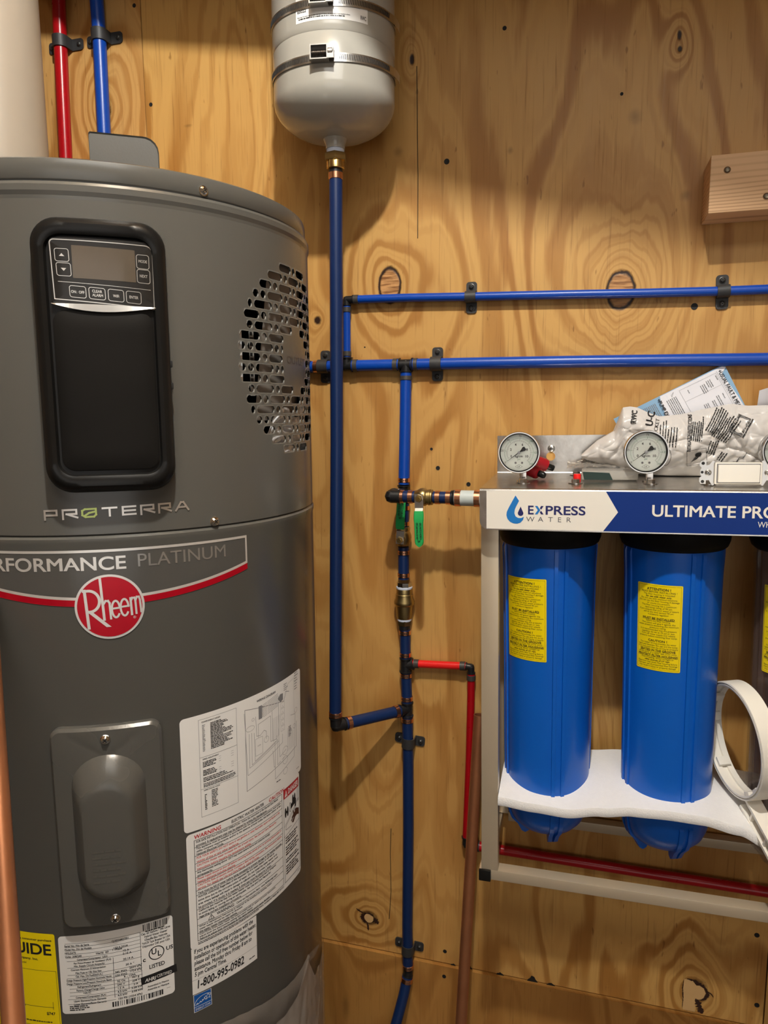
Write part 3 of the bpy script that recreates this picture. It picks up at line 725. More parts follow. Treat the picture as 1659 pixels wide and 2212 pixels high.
# ---------------- printed labels on the jacket
def wiring():
    q = tq(-45.15, -2.2, .8994, .9085, .7385, .7334, -45.3, -3.2); W, H = q.w, q.h; mb = MB(); backing(mb, q, 0, .006, .0003, 36)
    X = lambda a: a*W; Y = lambda b: b*H
    text(mb, q, 'WIRING DIAGRAM', X(.605), Y(.925), .0032, 1, al='C', st='b', shear=.1)
    # component index on the left
    for y0, y1 in ((.625, .955), (.345, .625), (.10, .345)): frame(mb, q, X(.112), X(.362), Y(y0), Y(y1), .0005, 2)
    text(mb, q, 'COMPONENT INDEX', X(.13), Y(.925), .002, 1, st='b')
    greek(mb, q, X(.185), X(.345), Y(.90), .0021, 19, .0011, 1, 2, .55); greek(mb, q, X(.133), X(.155), Y(.90), .0021, 19, .0009, 2, 3, .4)
    text(mb, q, 'SPEED ADJUSTMENT', X(.13), Y(.60), .0018, 1, st='b')
    greek(mb, q, X(.13), X(.22), Y(.575), .0022, 4, .0011, 1, 4, .3); greek(mb, q, X(.13), X(.22), Y(.50), .0022, 4, .0011, 1, 5, .3)
    for i in range(6): line(mb, q, [(X(.235), Y(.585-.02*i-(.035 if i > 2 else 0))), (X(.335), Y(.59-.02*i-(.035 if i > 2 else 0)))], .0004, 2)
    greek(mb, q, X(.13), X(.345), Y(.435), .0024, 3, .0011, 1, 6, .4); greek(mb, q, X(.13), X(.355), Y(.385), .0022, 3, .0010, 1, 7, .1)
    text(mb, q, 'WIRE COLOR CODE', X(.13), Y(.325), .0018, 1, st='b'); greek(mb, q, X(.18), X(.225), Y(.305), .0024, 11, .0011, 1, 8, .4); greek(mb, q, X(.135), X(.15), Y(.285), .0024, 10, .0012, 1, 9, .1)
    # schematic
    L = lambda *p, t=.00058, m=2: line(mb, q, [(X(a), Y(b)) for a, b in p], t, m)
    L((.84, .86), (.80, .88), (.78, .80), (.425, .90), (.43, .16), (.93, .28), (.935, .52), t=.0008)
    L((.42, .87), (.44, .30), (.76, .42), (.76, .50)); L((.455, .67), (.455, .36), (.72, .46), (.72, .88)); L((.475, .67), (.475, .38), (.70, .47), (.70, .52)); L((.495, .66), (.50, .40), (.69, .475))
    L((.51, .80), (.515, .62), (.545, .61), (.58, .64), (.60, .62), (.60, .55)); L((.53, .60), (.53, .72), (.64, .74), (.64, .50), (.70, .49)); L((.66, .50), (.655, .78), (.70, .79))
    L((.68, .46), (.68, .12), (.90, .20), (.92, .60), (.86, .62)); L((.705, .48), (.705, .24), (.78, .27)); L((.72, .47), (.73, .30), (.80, .33)); L((.66, .40), (.67, .24), (.68, .24))
    for i in range(9): L((.575, .875-.014*i), (.715, .905-.014*i))
    rect(mb, q, X(.535), X(.565), Y(.76), Y(.88), 2)
    for i in range(8): rect(mb, q, X(.567), X(.573), Y(.772+.013*i), Y(.778+.013*i), 1)
    poly(mb, q, [(X(.715), Y(.855)), (X(.74), Y(.81)), (X(.77), Y(.82)), (X(.77), Y(.88)), (X(.74), Y(.885))], 2)
    frame(mb, q, X(.505), X(.565), Y(.44), Y(.595), .0004, 2); text(mb, q, 'COMP', X(.535), Y(.52), .0016, 1, al='C')
    for cx, cy, rx in ((.60, .545, .021), (.488, .785, .010), (.93, .63, .018), (.79, .235, .028), (.79, .325, .030), (.79, .13, .024), (.905, .49, .016), (.465, .715, .033)):
        line(mb, q, arc(X(cx), Y(cy), X(rx), X(rx)*.95 if cx != .465 else X(.017), 0, 360, 22), .0004, 2)
    for i in range(5): frame(mb, q, X(.745), X(.785), Y(.53+.055*i), Y(.575+.055*i), .0003, 2)
    for i in range(5): text(mb, q, 'ABCDE'[i], X(.765), Y(.54+.055*i), .0018, 2, al='C')
    for i in range(7): L((.665+.01*i, .48+.005*i), (.665+.012*i, .70), t=.0003)
    L((.80, .82), (.82, .93), (.84, .94), (.90, .95), t=.0003); L((.905, .96), (.905, .60), t=.0003)
    greek(mb, q, X(.91), X(.965), Y(.985), .0042, 7, .0012, 2, 10, .4); greek(mb, q, X(.83), X(.87), Y(.52), .0022, 8, .0010, 2, 11, .5); greek(mb, q, X(.78), X(.83), Y(.95), .003, 4, .0010, 2, 12, .6)
    for i in range(7): L((.82+.012*i, .30), (.82+.012*i, .52-.01*i), t=.0003)
    greek(mb, q, X(.69), X(.74), Y(.08), .002, 1, .0011, 1, 13); greek(mb, q, X(.93), X(.97), Y(.05), .002, 1, .0009, 2, 14)
    mb.build('wiring_diagram_label', [M_lbl, M_lblp, M_lblg, M_lblr], wh, recalc=False)
wiring()
def warning():
    q = tq(-44.9, -4.6, .7302, .7395, .567, .5544, -45.1, -5.0); W, H = q.w, q.h; mb = MB(); backing(mb, q, 0, .006, .0004, 36)
    X = lambda a: a*W; Y = lambda b: b*H; D = .0006
    text(mb, q, 'WARNING', X(.05), Y(.948), .0056, 3, st='b', d=D, shear=.1); text(mb, q, 'CAUTION', X(.628), Y(.948), .0054, 3, st='b', d=D, shear=.1)
    text(mb, q, 'ELECTRIC WATER HEATER', X(.31), Y(.953), .0044, 1, st='b', d=D, shear=.1, w=X(.27))
    frame(mb, q, X(.05), X(.765), Y(.06), Y(.935), .0007, 1, D)
    rows = [(.935, .875, 1, ['FOR SAFE INSTALLATION AND OPERATION - Follow the instructions in the Use and Care Manual', 'provided. A replacement copy may be obtained by writing the manufacturer.']),
            (.875, .80, 1, ["This appliance must be installed in accordance with the manufacturer's instructions, local codes,", 'utility company requirements, and/or in the absence of local codes, the latest edition of the', 'National Electrical Code.']),
            (.80, .735, 4, ['FOR YOUR SAFETY: DO NOT store or use gasoline or other flammable vapors and liquids in the', 'vicinity of this or any other appliance.']),
            (.735, .67, 4, ['CAUTION: Hotter water increases the risk of scald injury. See Use and Care Manual for', 'instructions before changing the temperature setting.']),
            (.67, .615, 5, ['Any thermostat setting above 120 F may cause severe burns and consume energy', 'unnecessarily.']),
            (.615, .56, 4, ['Power supply should be shut off before removing access panels prior to servicing thermostats or', 'heating elements including cleaning.']),
            (.56, .50, 4, ['CAUTION: Risk of electric shock. Contains a field wiring connection. See instructions before', 'service. For details see Use and Care Manual. Label all wires.']),
            (.50, .46, 1, ['Tank must be full of water before being energized to prevent damage to the heating elements.']),
            (.46, .335, 1, ['WATER LEAKAGE: Regardless of the expected life of a water heater, it will leak at', 'some time due to the corrosive action of water. Do not install the water heater in an', 'area where leakage will result in damage to adjacent area. Otherwise, a drain pan must', 'be provided, if in doubt; it is needed. A drain pan must be piped to a drain.']),
            (.335, .25, 5, ['California law requires that this water heater must be braced, anchored or strapped', 'to avoid falling or moving during an earthquake. See Use and Care Manual for', 'regarding correct installation procedure.']),
            (.25, .195, 2, []), (.195, .125, 1, ['When a replacement heat anode is required to be installed the existing heater', 'water heater should be repair as directed.', 'the water heater thermostat setting.']),
            (.125, .06, 1, ['CAUTION: If the water heater has been provided with an upper and lower thermostat,', 'adjust both the thermostats; setting the water heater', 'Failure to adjust both thermostats to the same setting could cause damage.'])]
    for y1, y0, kind, tx in rows:
        line(mb, q, [(X(.05), Y(y0)), (X(.765), Y(y0))], .0006, 1, D); n = len(tx)
        for i, s in enumerate(tx):
            hh = min(.0031, (y1-y0)*H/n*.62); wm = X(.69)*min(1, len(s)/92); m = {1: 1, 4: 4, 5: 1}[kind]
            text(mb, q, s, X(.062), Y(y1)-(i+.86)*(y1-y0)*H/n*.98, hh, m, w=wm, st='b', d=D)
            if kind == 5 and i == 0: pass
    line(mb, q, [(X(.125), Y(.203)), (X(.145), Y(.243)), (X(.165), Y(.203))], .0007, 1, D, True); text(mb, q, '!', X(.145), Y(.207), .0042, 1, al='C', st='b', d=D)
    text(mb, q, 'WARNING:', X(.185), Y(.212), .0044, 1, st='b', d=D, w=X(.13)); text(mb, q, 'Cancer and Reproductive Harm - www.P65Warnings.ca.gov.', X(.33), Y(.214), .0032, 1, st='b', d=D, w=X(.37))
    greek(mb, q, X(.05), X(.52), Y(.04), .0022, 2, .0010, 1, 31, .1, D); text(mb, q, 'MAX. WORKING PRESSURE 150 P.S.I.', X(.52), Y(.032), .0028, 1, st='b', d=D, w=X(.25))
    # danger panel
    frame(mb, q, X(.785), X(.985), Y(.06), Y(.955), .0007, 1, D); rect(mb, q, X(.785), X(.985), Y(.865), Y(.955), 3, D, 4)
    poly(mb, q, [(X(.797), Y(.877)), (X(.832), Y(.877)), (X(.815), Y(.94))], 0, D+.0002); text(mb, q, '!', X(.8145), Y(.882), .006, 3, al='C', st='b', d=D+.0004)
    text(mb, q, 'DANGER', X(.84), Y(.885), .0088, 0, w=X(.135), st='b', d=D+.0002)
    for cx, cy in ((.82, .725), (.915, .79)):
        for dx in (-.013, .013): poly(mb, q, arc(X(cx+dx), Y(cy), X(.010), Y(.048), 0, 360, 18)[:-1], 1, D)
        rect(mb, q, X(cx-.013), X(cx+.02), Y(cy-.012), Y(cy+.012), 1, D)
    line(mb, q, arc(X(.865), Y(.74), X(.011), Y(.042), 0, 360, 20), .0008, 1, D)
    poly(mb, q, [(X(.87), Y(.715)), (X(.87), Y(.76)), (X(.935), Y(.785)), (X(.945), Y(.775)), (X(.945), Y(.70)), (X(.928), Y(.70)), (X(.925), Y(.735))], 1, D)
    line(mb, q, [(X(.79), Y(.60)), (X(.91), Y(.70)), (X(.955), Y(.745)), (X(.985), Y(.75))], .0006, 1, D); line(mb, q, [(X(.875), Y(.555)), (X(.805), Y(.56)), (X(.81), Y(.60)), (X(.91), Y(.68)), (X(.96), Y(.73)), (X(.985), Y(.735))], .0006, 1, D)
    for x in (.958, .972): line(mb, q, [(X(x), Y(.865)), (X(x), Y(.735))], .0005, 1, D)
    poly(mb, q, [(X(.985), Y(.59)), (X(.985), Y(.65)), (X(.95), Y(.675)), (X(.925), Y(.68)), (X(.928), Y(.655)), (X(.905), Y(.65)), (X(.905), Y(.615)), (X(.93), Y(.60)), (X(.955), Y(.605))], 6, D)
    for a, b in (((.91, .645), (.905, .675)), ((.908, .64), (.890, .625)), ((.91, .63), (.880, .60)), ((.92, .615), (.892, .58)), ((.93, .61), (.905, .573))): line(mb, q, [(X(a[0]), Y(a[1])), (X(b[0]), Y(b[1]))], .0026, 6, D)
    for i in range(5): line(mb, q, [(X(.928+.004*i), Y(.70)), (X(.913+.008*i), Y(.655+.004*i))], .0003, 2, D)
    line(mb, q, [(X(.785), Y(.50)), (X(.985), Y(.545))], .0006, 1, D)
    for k, (y, n) in enumerate(((.475, 3), (.385, 4), (.265, 2), (.20, 4))): greek(mb, q, X(.80), X(.975), Y(y), .0042, n, .0019, 1, 40+k, .22, D)
    greek(mb, q, X(.95), X(.985), Y(.035), .002, 1, .0009, 2, 50, 0, D)
    mb.build('warning_label', [M_lbl, M_lblp, M_lblg, M_lblr, M_lblpk, M_eblue, M_skin], wh, recalc=False)
warning()
def phone():
    q = tq(-45.0, -25.5, .556, .559, .4875, .484, -45.15, -25.7); W, H = q.w, q.h; mb = MB(); backing(mb, q, 0, 0, .0003, 20)
    for i, (s, w) in enumerate((('If you are experiencing problems with the', .90), ('installation or operation of this water heater,', .955), ('please call the toll free number below for', .885), ('assistance. Monday thru Friday 8 am to', .87), ('5 pm Central Time.', .46))):
        text(mb, q, s, .035*W, H*(.885-.125*i), .0064, 1, w=w*W, st='b', shear=.12)
    line(mb, q, [(.0, H*.31), (W, H*.31)], .0004, 2)
    text(mb, q, '1-800-995-0982', .05*W, H*.105, .0125, 1, w=.72*W, st='b', shear=.12); greek(mb, q, W*.86, W*.96, H*.10, .002, 1, .0012, 1, 60, 0)
    mb.build('service_number_label', [M_lbl, M_lblp, M_lblg], wh, recalc=False)
phone()
def estar():
    q = tq(-45.0, -40.1, .4830, .4830, .4568, .4550); W, H = q.w, q.h; mb = MB(); backing(mb, q, 0, 0, .0003, 8)
    rect(mb, q, .0007, W-.0007, .0007, H-.0003, 1, .0005, 4)
    line(mb, q, [(W*.03, H*.42)]+arc(W*.62, H*.42, W*.57, H*.42, 170, 50, 14)+[(W*.97, H*.76)], .0006, 0, .0007)
    line(mb, q, [(W*.10, H*.40), (W*.20, H*.50), (W*.24, H*.44), (W*.18, H*.42), (W*.32, H*.47), (W*.36, H*.54), (W*.40, H*.47), (W*.46, H*.50), (W*.48, H*.58), (W*.53, H*.52), (W*.60, H*.66), (W*.64, H*.52), (W*.72, H*.50)], .0007, 0, .0007)
    c = (.80*W, .64*H); line(mb, q, [(c[0]+(.0046 if i % 2 == 0 else .0020)*math.sin(R_(36*i)), c[1]+(.0046 if i % 2 == 0 else .0020)*math.cos(R_(36*i))) for i in range(10)], .0006, 0, .0007, True)
    line(mb, q, [(0, H*.30), (W, H*.30)], .0006, 0, .0007); line(mb, q, [(W*.05, H*.03), (W*.97, H*.03)], .0004, 0, .0007); text(mb, q, 'ENERGY STAR', W*.5, H*.10, .0032, 0, al='C', w=W*.84, d=.0007)
    mb.build('efficiency_label', [M_lbl, M_eblue], wh, recalc=False)
estar()
def data():
    q = tq(-77.5, -49.3, .6092, .6195, .4995, .4916, -77.75, -49.65); W, H = q.w, q.h; mb = MB(); backing(mb, q, 0, .005, .0003, 28)
    X = lambda a: a*W; Y = lambda b: b*H; T = lambda s, x, y, h=.0030, w=None, **k: text(mb, q, s, X(x), Y(y), h, 1, w=X(w) if w else None, **k)
    for y, a, b in ((.90, .06, .71), (.855, .06, .71), (.81, .06, .71), (.765, .06, .71), (.72, .06, .72), (.675, .07, .72), (.59, .07, .72), (.50, .07, .72), (.455, .06, .72), (.41, .06, .72), (.365, .08, .72), (.32, .08, .72), (.275, .08, .72), (.23, .08, .72), (.185, .06, .72), (.12, .06, .48)):
        line(mb, q, [(X(a), Y(y)), (X(b), Y(y))], .00045, 1)
    for x, y0, y1 in ((.715, .17, .90), (.475, .15, .66), (.60, .22, .365)): line(mb, q, [(X(x), Y(y0)), (X(x), Y(y1))], .0006, 1)
    for s, x, y, w in (('Serial No. /N° de Serie', .055, .862, .22), ('Model No. /N° de Modele', .055, .817, .24), ('MFG.DATE', .055, .772, .10), ('Volts  208/240', .055, .727, .15), ('Compressor/Compresseur  (LRA)', .16, .682, .27), ('Fan Motor/Moteur de Ventilateur (FLA)', .13, .637, .33),
                       ('Min. Supply Circuit Ampacity', .13, .600, .27), ("Courant Minimum D'Alimentation", .10, .555, .31), ('Max Fuse or CB. Size Size', .14, .512, .23), ('Cal. Max. De Fusible(H.A.)', .14, .468, .24), ('Design Pressure High/Pression Nominale Haute', .055, .422, .40), ('Design Pressure Low/Pression Nominale Basse', .055, .377, .40),
                       ('Refrigerant/Refrigerant', .15, .332, .21), ('Factory Charge/Charge Usine', .14, .287, .25), ('Volts AC', .20, .25, .07), ('Compressor/Compresseur (RLA)', .13, .197, .27), ('Upper Elements/Haute Elements', .11, .152, .29), ('Lower Elements/Basse Elements', .11, .11, .29)):
        T(s.replace('°', 'o'), x, y, .0027, w, st='b')
    for s, x, y in (('Q302442701', .47, .855), ('15JUL2024', .48, .765), ('Hertz  60', .33, .735), ('1 Phase', .47, .745), ('12 A', .56, .71), ('0.15 A', .56, .67), ('20.14 A', .56, .60), ('30 A *', .58, .525), ('385 PSIG', .485, .455), ('2654 kPa', .61, .475), ('250 PSIG', .485, .412), ('1724 kPa', .61, .43), ('R - 134A', .56, .378), ('32 Oz', .50, .335), ('907 g', .63, .345), ('240 V', .50, .29), ('208 V', .63, .30), ('1.5 A', .50, .245), ('2 A', .64, .255), ('4.5 kW', .50, .20), ('3.38 kW', .62, .21), ('4.5 kW', .50, .155), ('3.38 kW', .62, .165), ('150 PSI (1034 kPa)', .50, .11)):
        T(s, x, y, .0029, st='b')
    bars(mb, q, X(.74), X(.96), Y(.905), Y(.985), 17, 1, 5); greek(mb, q, X(.76), X(.93), Y(.885), .002, 1, .0014, 1, 70, 0)
    for s, y, w in (('Cap. 65 Gallons / 246 Litres', .855, .255), ('Hybrid Water Heater', .815, .20), ('Chauffe-Eau Hybride', .775, .20), ('*HACR Type Breaker for USA', .735, .25), ('Disjoncteur Diff. pour USA', .695, .24)): text(mb, q, s, X(.85), Y(y), .0030, 1, al='C', w=X(w), st='b')
    cx, cy, r = X(.85), Y(.585), .0098; line(mb, q, arc(cx, cy, r, r*.98, 0, 360, 40), .0013, 1)
    text(mb, q, 'U', cx-.0033, cy-.001, .0078, 1, al='C', st='B', sx=.9); text(mb, q, 'L', cx+.0036, cy-.0055, .0078, 1, al='C', st='B', sx=.9)
    text(mb, q, 'c', cx-.0165, cy-.0085, .0065, 1, al='C', st='b'); text(mb, q, 'US', cx+.0175, cy-.001, .0056, 1, al='C', st='b'); text(mb, q, 'LISTED', X(.85), Y(.405), .0058, 1, al='C', st='b', w=X(.14))
    rr_ = [(X(.725), Y(.23)), (X(1.0), Y(.255)), (X(1.0), Y(.355)), (X(.725), Y(.325))]; line(mb, q, [(X(.745), Y(.278)), (X(.985), Y(.305))], .0118, 1, .0005)
    text(mb, q, 'AHRI', X(.74), Y(.252), .0052, 0, w=X(.095), st='B', d=.0008, shear=.2); text(mb, q, 'CERTIFIED', X(.845), Y(.266), .0046, 0, w=X(.135), st='n', d=.0008)
    text(mb, q, 'Assembled in Mexico', X(.855), Y(.175), .0026, 1, al='C', w=X(.19), st='b'); text(mb, q, 'Assemble au Mexique', X(.855), Y(.135), .0026, 1, al='C', w=X(.19), st='b')
    line(mb, q, [(X(.73), Y(.09)), (X(.96), Y(.09))], .0004, 1)
    bars(mb, q, X(.45), X(.90), Y(.01+.02), Y(.095), 30, 1, 9); greek(mb, q, X(.07), X(.26), Y(.088), .0028, 3, .0014, 1, 71, .3)
    mb.build('rating_label', [M_lbl, M_lblp], wh, recalc=False)
data()
def yellow():
    q = tq(-112.0, -78.4, .6100, .6125, .44, .435, -112, -78.2); W, H = q.w, q.h; mb = MB(); backing(mb, q, 0, .003, .0003, 24)
    F = lambda f: W-(1-f)*.132
    text(mb, q, 'Removal of this label before consumer purchase', F(.965), H*.935, .0028, 1, al='R', st='b', w=W*.60)
    text(mb, q, 'ENERGYGUIDE', F(.955), H*.815, .0158, 1, al='R', st='B', w=W*.94, track=-.02)
    text(mb, q, 'Sales Company, Inc.', F(.80), H*.765, .0032, 1, al='R', st='b', w=W*.27); text(mb, q, 'Model', F(.66), H*.725, .0030, 1, al='R', st='n')
    frame(mb, q, F(.06), F(.985), H*.18, H*.675, .0005, 1); text(mb, q, 'Cost', F(.58), H*.585, .0050, 1, al='R', st='b')
    line(mb, q, [(F(.1), H*.35), (F(.93), H*.352)], .0006, 1); line(mb, q, [(F(.925), H*.335), (F(.925), H*.40)], .0006, 1); line(mb, q, [(F(.6), H*.34), (F(.6), H*.355)], .0006, 1); text(mb, q, '$747', F(.94), H*.285, .0042, 1, al='R', st='b')
    greek(mb, q, F(.3), F(.9), H*.215, .003, 1, .0014, 1, 80, 0); greek(mb, q, F(.3), F(.62), H*.12, .006, 2, .003, 1, 81, .2)
    mb.build('energy_cost_label', [M_yel, M_lblp], wh, recalc=False)
yellow()
# torn protective film at the foot of the jacket
def film():
    top = [(-48, .436), (-38.8, .422), (-28.7, .4125), (-18, .402), (-9, .396), (-5, .400), (-3, .4065), (-.5, .398), (3, .36), (20, .352)]
    low = [(-48, .418), (-38.8, .402), (-28.7, .385), (-21, .352), (-15, .352), (-9.4, .358), (-5.5, .378), (-2.6, .396), (3, .34), (20, .33)]
    def it(P, th):
        for (a, b), (c, d) in zip(P, P[1:]):
            if a <= th <= c: return b+(d-b)*(th-a)/(c-a)
        return P[-1][1]
    wr = lambda a, b, s: .0018*(mnoise.noise(Vector((a*.35, b*34, s)))+.5)
    mb = MB(); mb.grid(lambda a, b: TK(-48+45.5*a, it(low, -48+45.5*a)*(1-b)+it(top, -48+45.5*a)*b, .0025+.004*math.sin(math.pi*b)+wr(-48+45*a, b*.05, 1)), 90, 6, 0)
    o = mb.build('film_fold', M_film2, wh, recalc=False, angle=60)
    mb = MB(); mb.grid(lambda a, b: TK(-20.5+44*a, -.15+(min(it(low, -20.5+44*a), .40)+.15)*b, .0016+wr(-20+44*a, b*.5, 3)), 90, 60, 0)
    mb.build('protective_film', M_film, wh, recalc=False, angle=60)
    mb = MB(); mb.add([TK(-3.2, .405, .004), TK(1, .405, .010), TK(4, .399, .012), TK(1, .388, .008), TK(-3, .39, .004)], [(0, 1, 2, 3, 4)]); mb.build('film_corner', M_film2, wh, recalc=False)
film()

# ------------------------------------------------------------------ expansion tank
EX, EY, ER = -.4635, -.140, .111
et = thing('expansion_tank', (EX, EY, 1.81), 'off-white steel expansion tank hanging on the plywood wall above the blue riser', 'expansion tank')
mb = MB()
pr = [(.001, 1.8125), (.02, 1.8128)]+[(ER*math.sin(R_(a))**.92, 1.872-.0595*math.cos(R_(a))) for a in range(14, 91, 4)]+[(ER, 1.90), (ER, 1.9465), (ER-.0012, 1.9485), (ER, 1.9505), (ER+.0006, 1.96), (ER+.0006, 2.16)]+[(ER*math.cos(R_(a)), 2.16+.0595*math.sin(R_(a))) for a in range(5, 90, 8)]
mb.lathe(pr, (EX, EY, 0), (0, 0, 1), 0, 110); mb.build('tank_shell', M_cream, et, angle=60)
mb = MB(); mb.lathe([(.0225, 1.8135), (.0205, 1.808), (.0180, 1.802), (.0180, 1.796)], (EX, EY, 0), (0, 0, 1), 0, 32); mb.build('tank_neck', M_cream, et)
def ECYL(th, z, d=0.): a = R_(th); r = ER+.0007+d; return Vector((EX+r*math.cos(a), EY+r*math.sin(a), z))
q = Quad((-105.2, 2.008, 0), (-39.6, 2.010, 0), (-39.4, 1.9645, 0), (-105.4, 1.9634, 0), fn=lambda p, d: ECYL(p.x, p.y, d), w=R_(65.6)*ER, h=.0455)
mb = MB(); backing(mb, q, 0, 0, .0002, 26); W, H = q.w, q.h
text(mb, q, 'Maximum Working Pressure 150 psi', W*.03, H*.56, .0030, 1, w=W*.52); text(mb, q, '60022', W*.025, H*.34, .0046, 1, st='b')
text(mb, q, 'Warning: To avoid risk of water damage or injury, do not install in any location where', W*.025, H*.17, .0019, 1, w=W*.72, st='b'); greek(mb, q, W*.045, W*.68, H*.10, .003, 1, .0015, 1, 90, .05)
greek(mb, q, W*.74, W*.90, H*.5, .002, 2, .0010, 2, 91, .1); text(mb, q, 'RWC', W*.89, H*.10, .0062, 1, st='B', w=W*.085)
mb.build('tank_label', [M_lbl, M_lblp, M_lblg], et, recalc=False)
def strap(zc, label):
    s = thing('band_clamp', (EX, EY, zc), label, 'clamp', 'steel band clamps on the expansion tank')
    tilt = lambda y: .085*(y-EY+ER)
    mb = MB(); n = 150; hw = .0070; r = ER+.0012
    for i in range(n):
        a, b = 2*math.pi*i/n, 2*math.pi*(i+1)/n; V = []
        for t in (a, b):
            x, y = EX+r*math.cos(t), EY+r*math.sin(t); X, Y = EX+(r+.0010)*math.cos(t), EY+(r+.0010)*math.sin(t)
            V += [(x, y, zc-hw+tilt(y)), (X, Y, zc-hw+tilt(y)), (X, Y, zc+hw+tilt(y)), (x, y, zc+hw+tilt(y))]
        mb.add(V, [(0, 4, 5, 1), (1, 5, 6, 2), (2, 6, 7, 3)])
    mb.build('band', M_zinc, s)
    r2 = ER+.0025
    for part in (0, 1):
      mb = MB()
      for k in range(110):
        th = -165+1.55*k
        if (th > -92) if part == 0 else (th < -66): continue
        a = R_(th+.22); x, y = EX+r2*math.cos(a), EY+r2*math.sin(a); tg = Vector((-math.sin(a), math.cos(a), 0)); nr = Vector((math.cos(a), math.sin(a), 0))
        mb.obox((x, y, zc+tilt(y)+.0005), tg*.00052, nr*.0003, (tg.x*.0006, tg.y*.0006, .0042), 0)
      mb.build('band_slots', M_dkgap, s, smooth=False)
    a = R_(-80); c = Vector((EX+(ER+.006)*math.cos(a), EY+(ER+.006)*math.sin(a), zc+.0035)); tg = Vector((-math.sin(a), math.cos(a), 0)); nr = Vector((math.cos(a), math.sin(a), 0)); zz = Vector((0, 0, 1))
    mb = MB(); mb.obox(c-tg*.0005-nr*.0035, tg*.0195, nr*.0012, zz*.0115); mb.obox(c-tg*.0195+nr*.003, tg*.0010, nr*.0075, zz*.0120); mb.obox(c+zz*.0108+nr*.003-tg*.004, tg*.015, nr*.0072, zz*.0009); mb.obox(c-zz*.0108+nr*.003-tg*.004, tg*.015, nr*.0072, zz*.0009); mb.obox(c+nr*.010+tg*.014, tg*.006, nr*.001, zz*.0112)
    mb.build('screw_housing', M_dzinc, s, smooth=False)
    mb = MB(); prf = [(.004, 0)]; 
    for i in range(12): prf += [(.0056, .0008+i*.0022), (.0044, .0019+i*.0022)]
    prf += [(.0085, .0285), (.0085, .036), (.0076, .0375), (.003, .0375)]
    mb.lathe(prf, c-tg*.0185+nr*.0035, tg, 0, 20); mb.build('worm_screw', mat('worm_steel', (.20, .18, .16), .35, 1.), s)
    mb = MB(); mb.box(EX-.05, EX+.05, EY+ER+.0015, -.0005, zc+tilt(EY+ER)-.012, zc+tilt(EY+ER)+.012, 0, .001); mb.build('strap_bracket', M_zinc, s)
    mb = MB(); P = [(EX+(ER+.002+.0012*k)*math.cos(R_(-14+5*k)), EY+(ER+.002+.0012*k)*math.sin(R_(-14+5*k))) for k in range(7)]
    for (x0, y0), (x1, y1) in zip(P, P[1:]): mb.add([(x0, y0, zc+tilt(y0)-.007), (x1, y1, zc+tilt(y1)-.007), (x1, y1, zc+tilt(y1)+.007), (x0, y0, zc+tilt(y0)+.007)], [(0, 1, 2, 3)])
    mb.build('strap_tail', M_zinc, s, recalc=False)
    return s
strap(1.9043, 'lower steel band clamp around the expansion tank, below its label')
strap(1.9905, 'upper steel band clamp around the expansion tank, crossing its label')

# ------------------------------------------------------------------ water lines
PR = .0122
def ring_part(parent, p, ax, r=.0131, L=.0098, m=None, mark=True, name='crimp_ring'):
    p = Vector(p); ax = Vector(ax).normalized(); mb = MB()
    mb.lathe([(r-.001, -L/2), (r, -L/2+.0004), (r, L/2-.0004), (r-.001, L/2)], p, ax, 0, 30, cap=False)
    if mark and abs(ax.z) > .9:
        for k in range(7):
            a = R_(-135+14*k); mb.obox(p+Vector((math.cos(a), math.sin(a), 0))*(r+.00005), Vector((-math.sin(a), math.cos(a), 0))*.0009, Vector((math.cos(a), math.sin(a), 0))*.00012, (0, 0, .0016*(.6+.4*((k*7) % 3)/2)), 1)
    return mb.build(name, [m or M_cop, M_lblp], parent)
def pipe(name, label, pts, r, m, rings=(), cat='pipe', seg=28, group=None):
    p0 = Vector(pts[0]); t = thing(name, p0, label, cat, group)
    mb = MB(); mb.tube(pts, r, 0, seg); mb.build('pipe_body', m, t)
    for rp in rings: ring_part(t, *rp)
    return t
DK = dict(m=M_ring, mark=False)
def rings_dk(*ps, ax, r=.0131, L=.0098): return [(p, ax, r, L, M_ring, False) for p in ps]
yw = -.017
pipe('blue_pipe', 'thick blue pipe running right along the wall, lower of the two horizontals', [(-.3485, yw, 1.4083), (-.19, yw, 1.4073), (.0, yw, 1.4054), (.16, yw, 1.4034), (.45, yw, 1.3995), (.75, yw, 1.396)], .0115, M_blue, rings_dk((-.3390, yw, 1.4082), ax=(1, 0, 0), r=.0129, L=.0085))
pipe('blue_pipe', 'short blue pipe between two black tees on the lower horizontal line', [(-.476, yw, 1.4088), (-.374, yw, 1.4085)], .0115, M_blue, rings_dk((-.469, yw, 1.4088), (-.382, yw, 1.4085), ax=(1, 0, 0), r=.0129))
pipe('blue_pipe', 'short blue pipe stub between the water heater and the vertical riser', [(-.66, yw, 1.4082), (-.504, yw, 1.4088)], .0115, M_blue, [((-.5575, yw, 1.4086), (1, 0, 0), .0129, .009), ((-.578, yw, 1.4084), (1, 0, 0), .0132, .004, M_navy, False), ((-.570, yw, 1.4084), (1, 0, 0), .0130, .004, M_navy, False)])
pipe('blue_pipe', 'thin blue pipe running right along the wall, upper of the two horizontals', [(-.470, -.0145, 1.5442), (-.35, -.0145, 1.5420), (-.226, -.0145, 1.5380), (-.03, -.0145, 1.5325), (.10, -.0145, 1.5283), (.233, -.0145, 1.5252), (.45, -.0145, 1.5235), (.75, -.0145, 1.522)], .0083, M_blue, rings_dk((-.4665, -.0145, 1.544), ax=(1, 0, 0), r=.0096, L=.011))
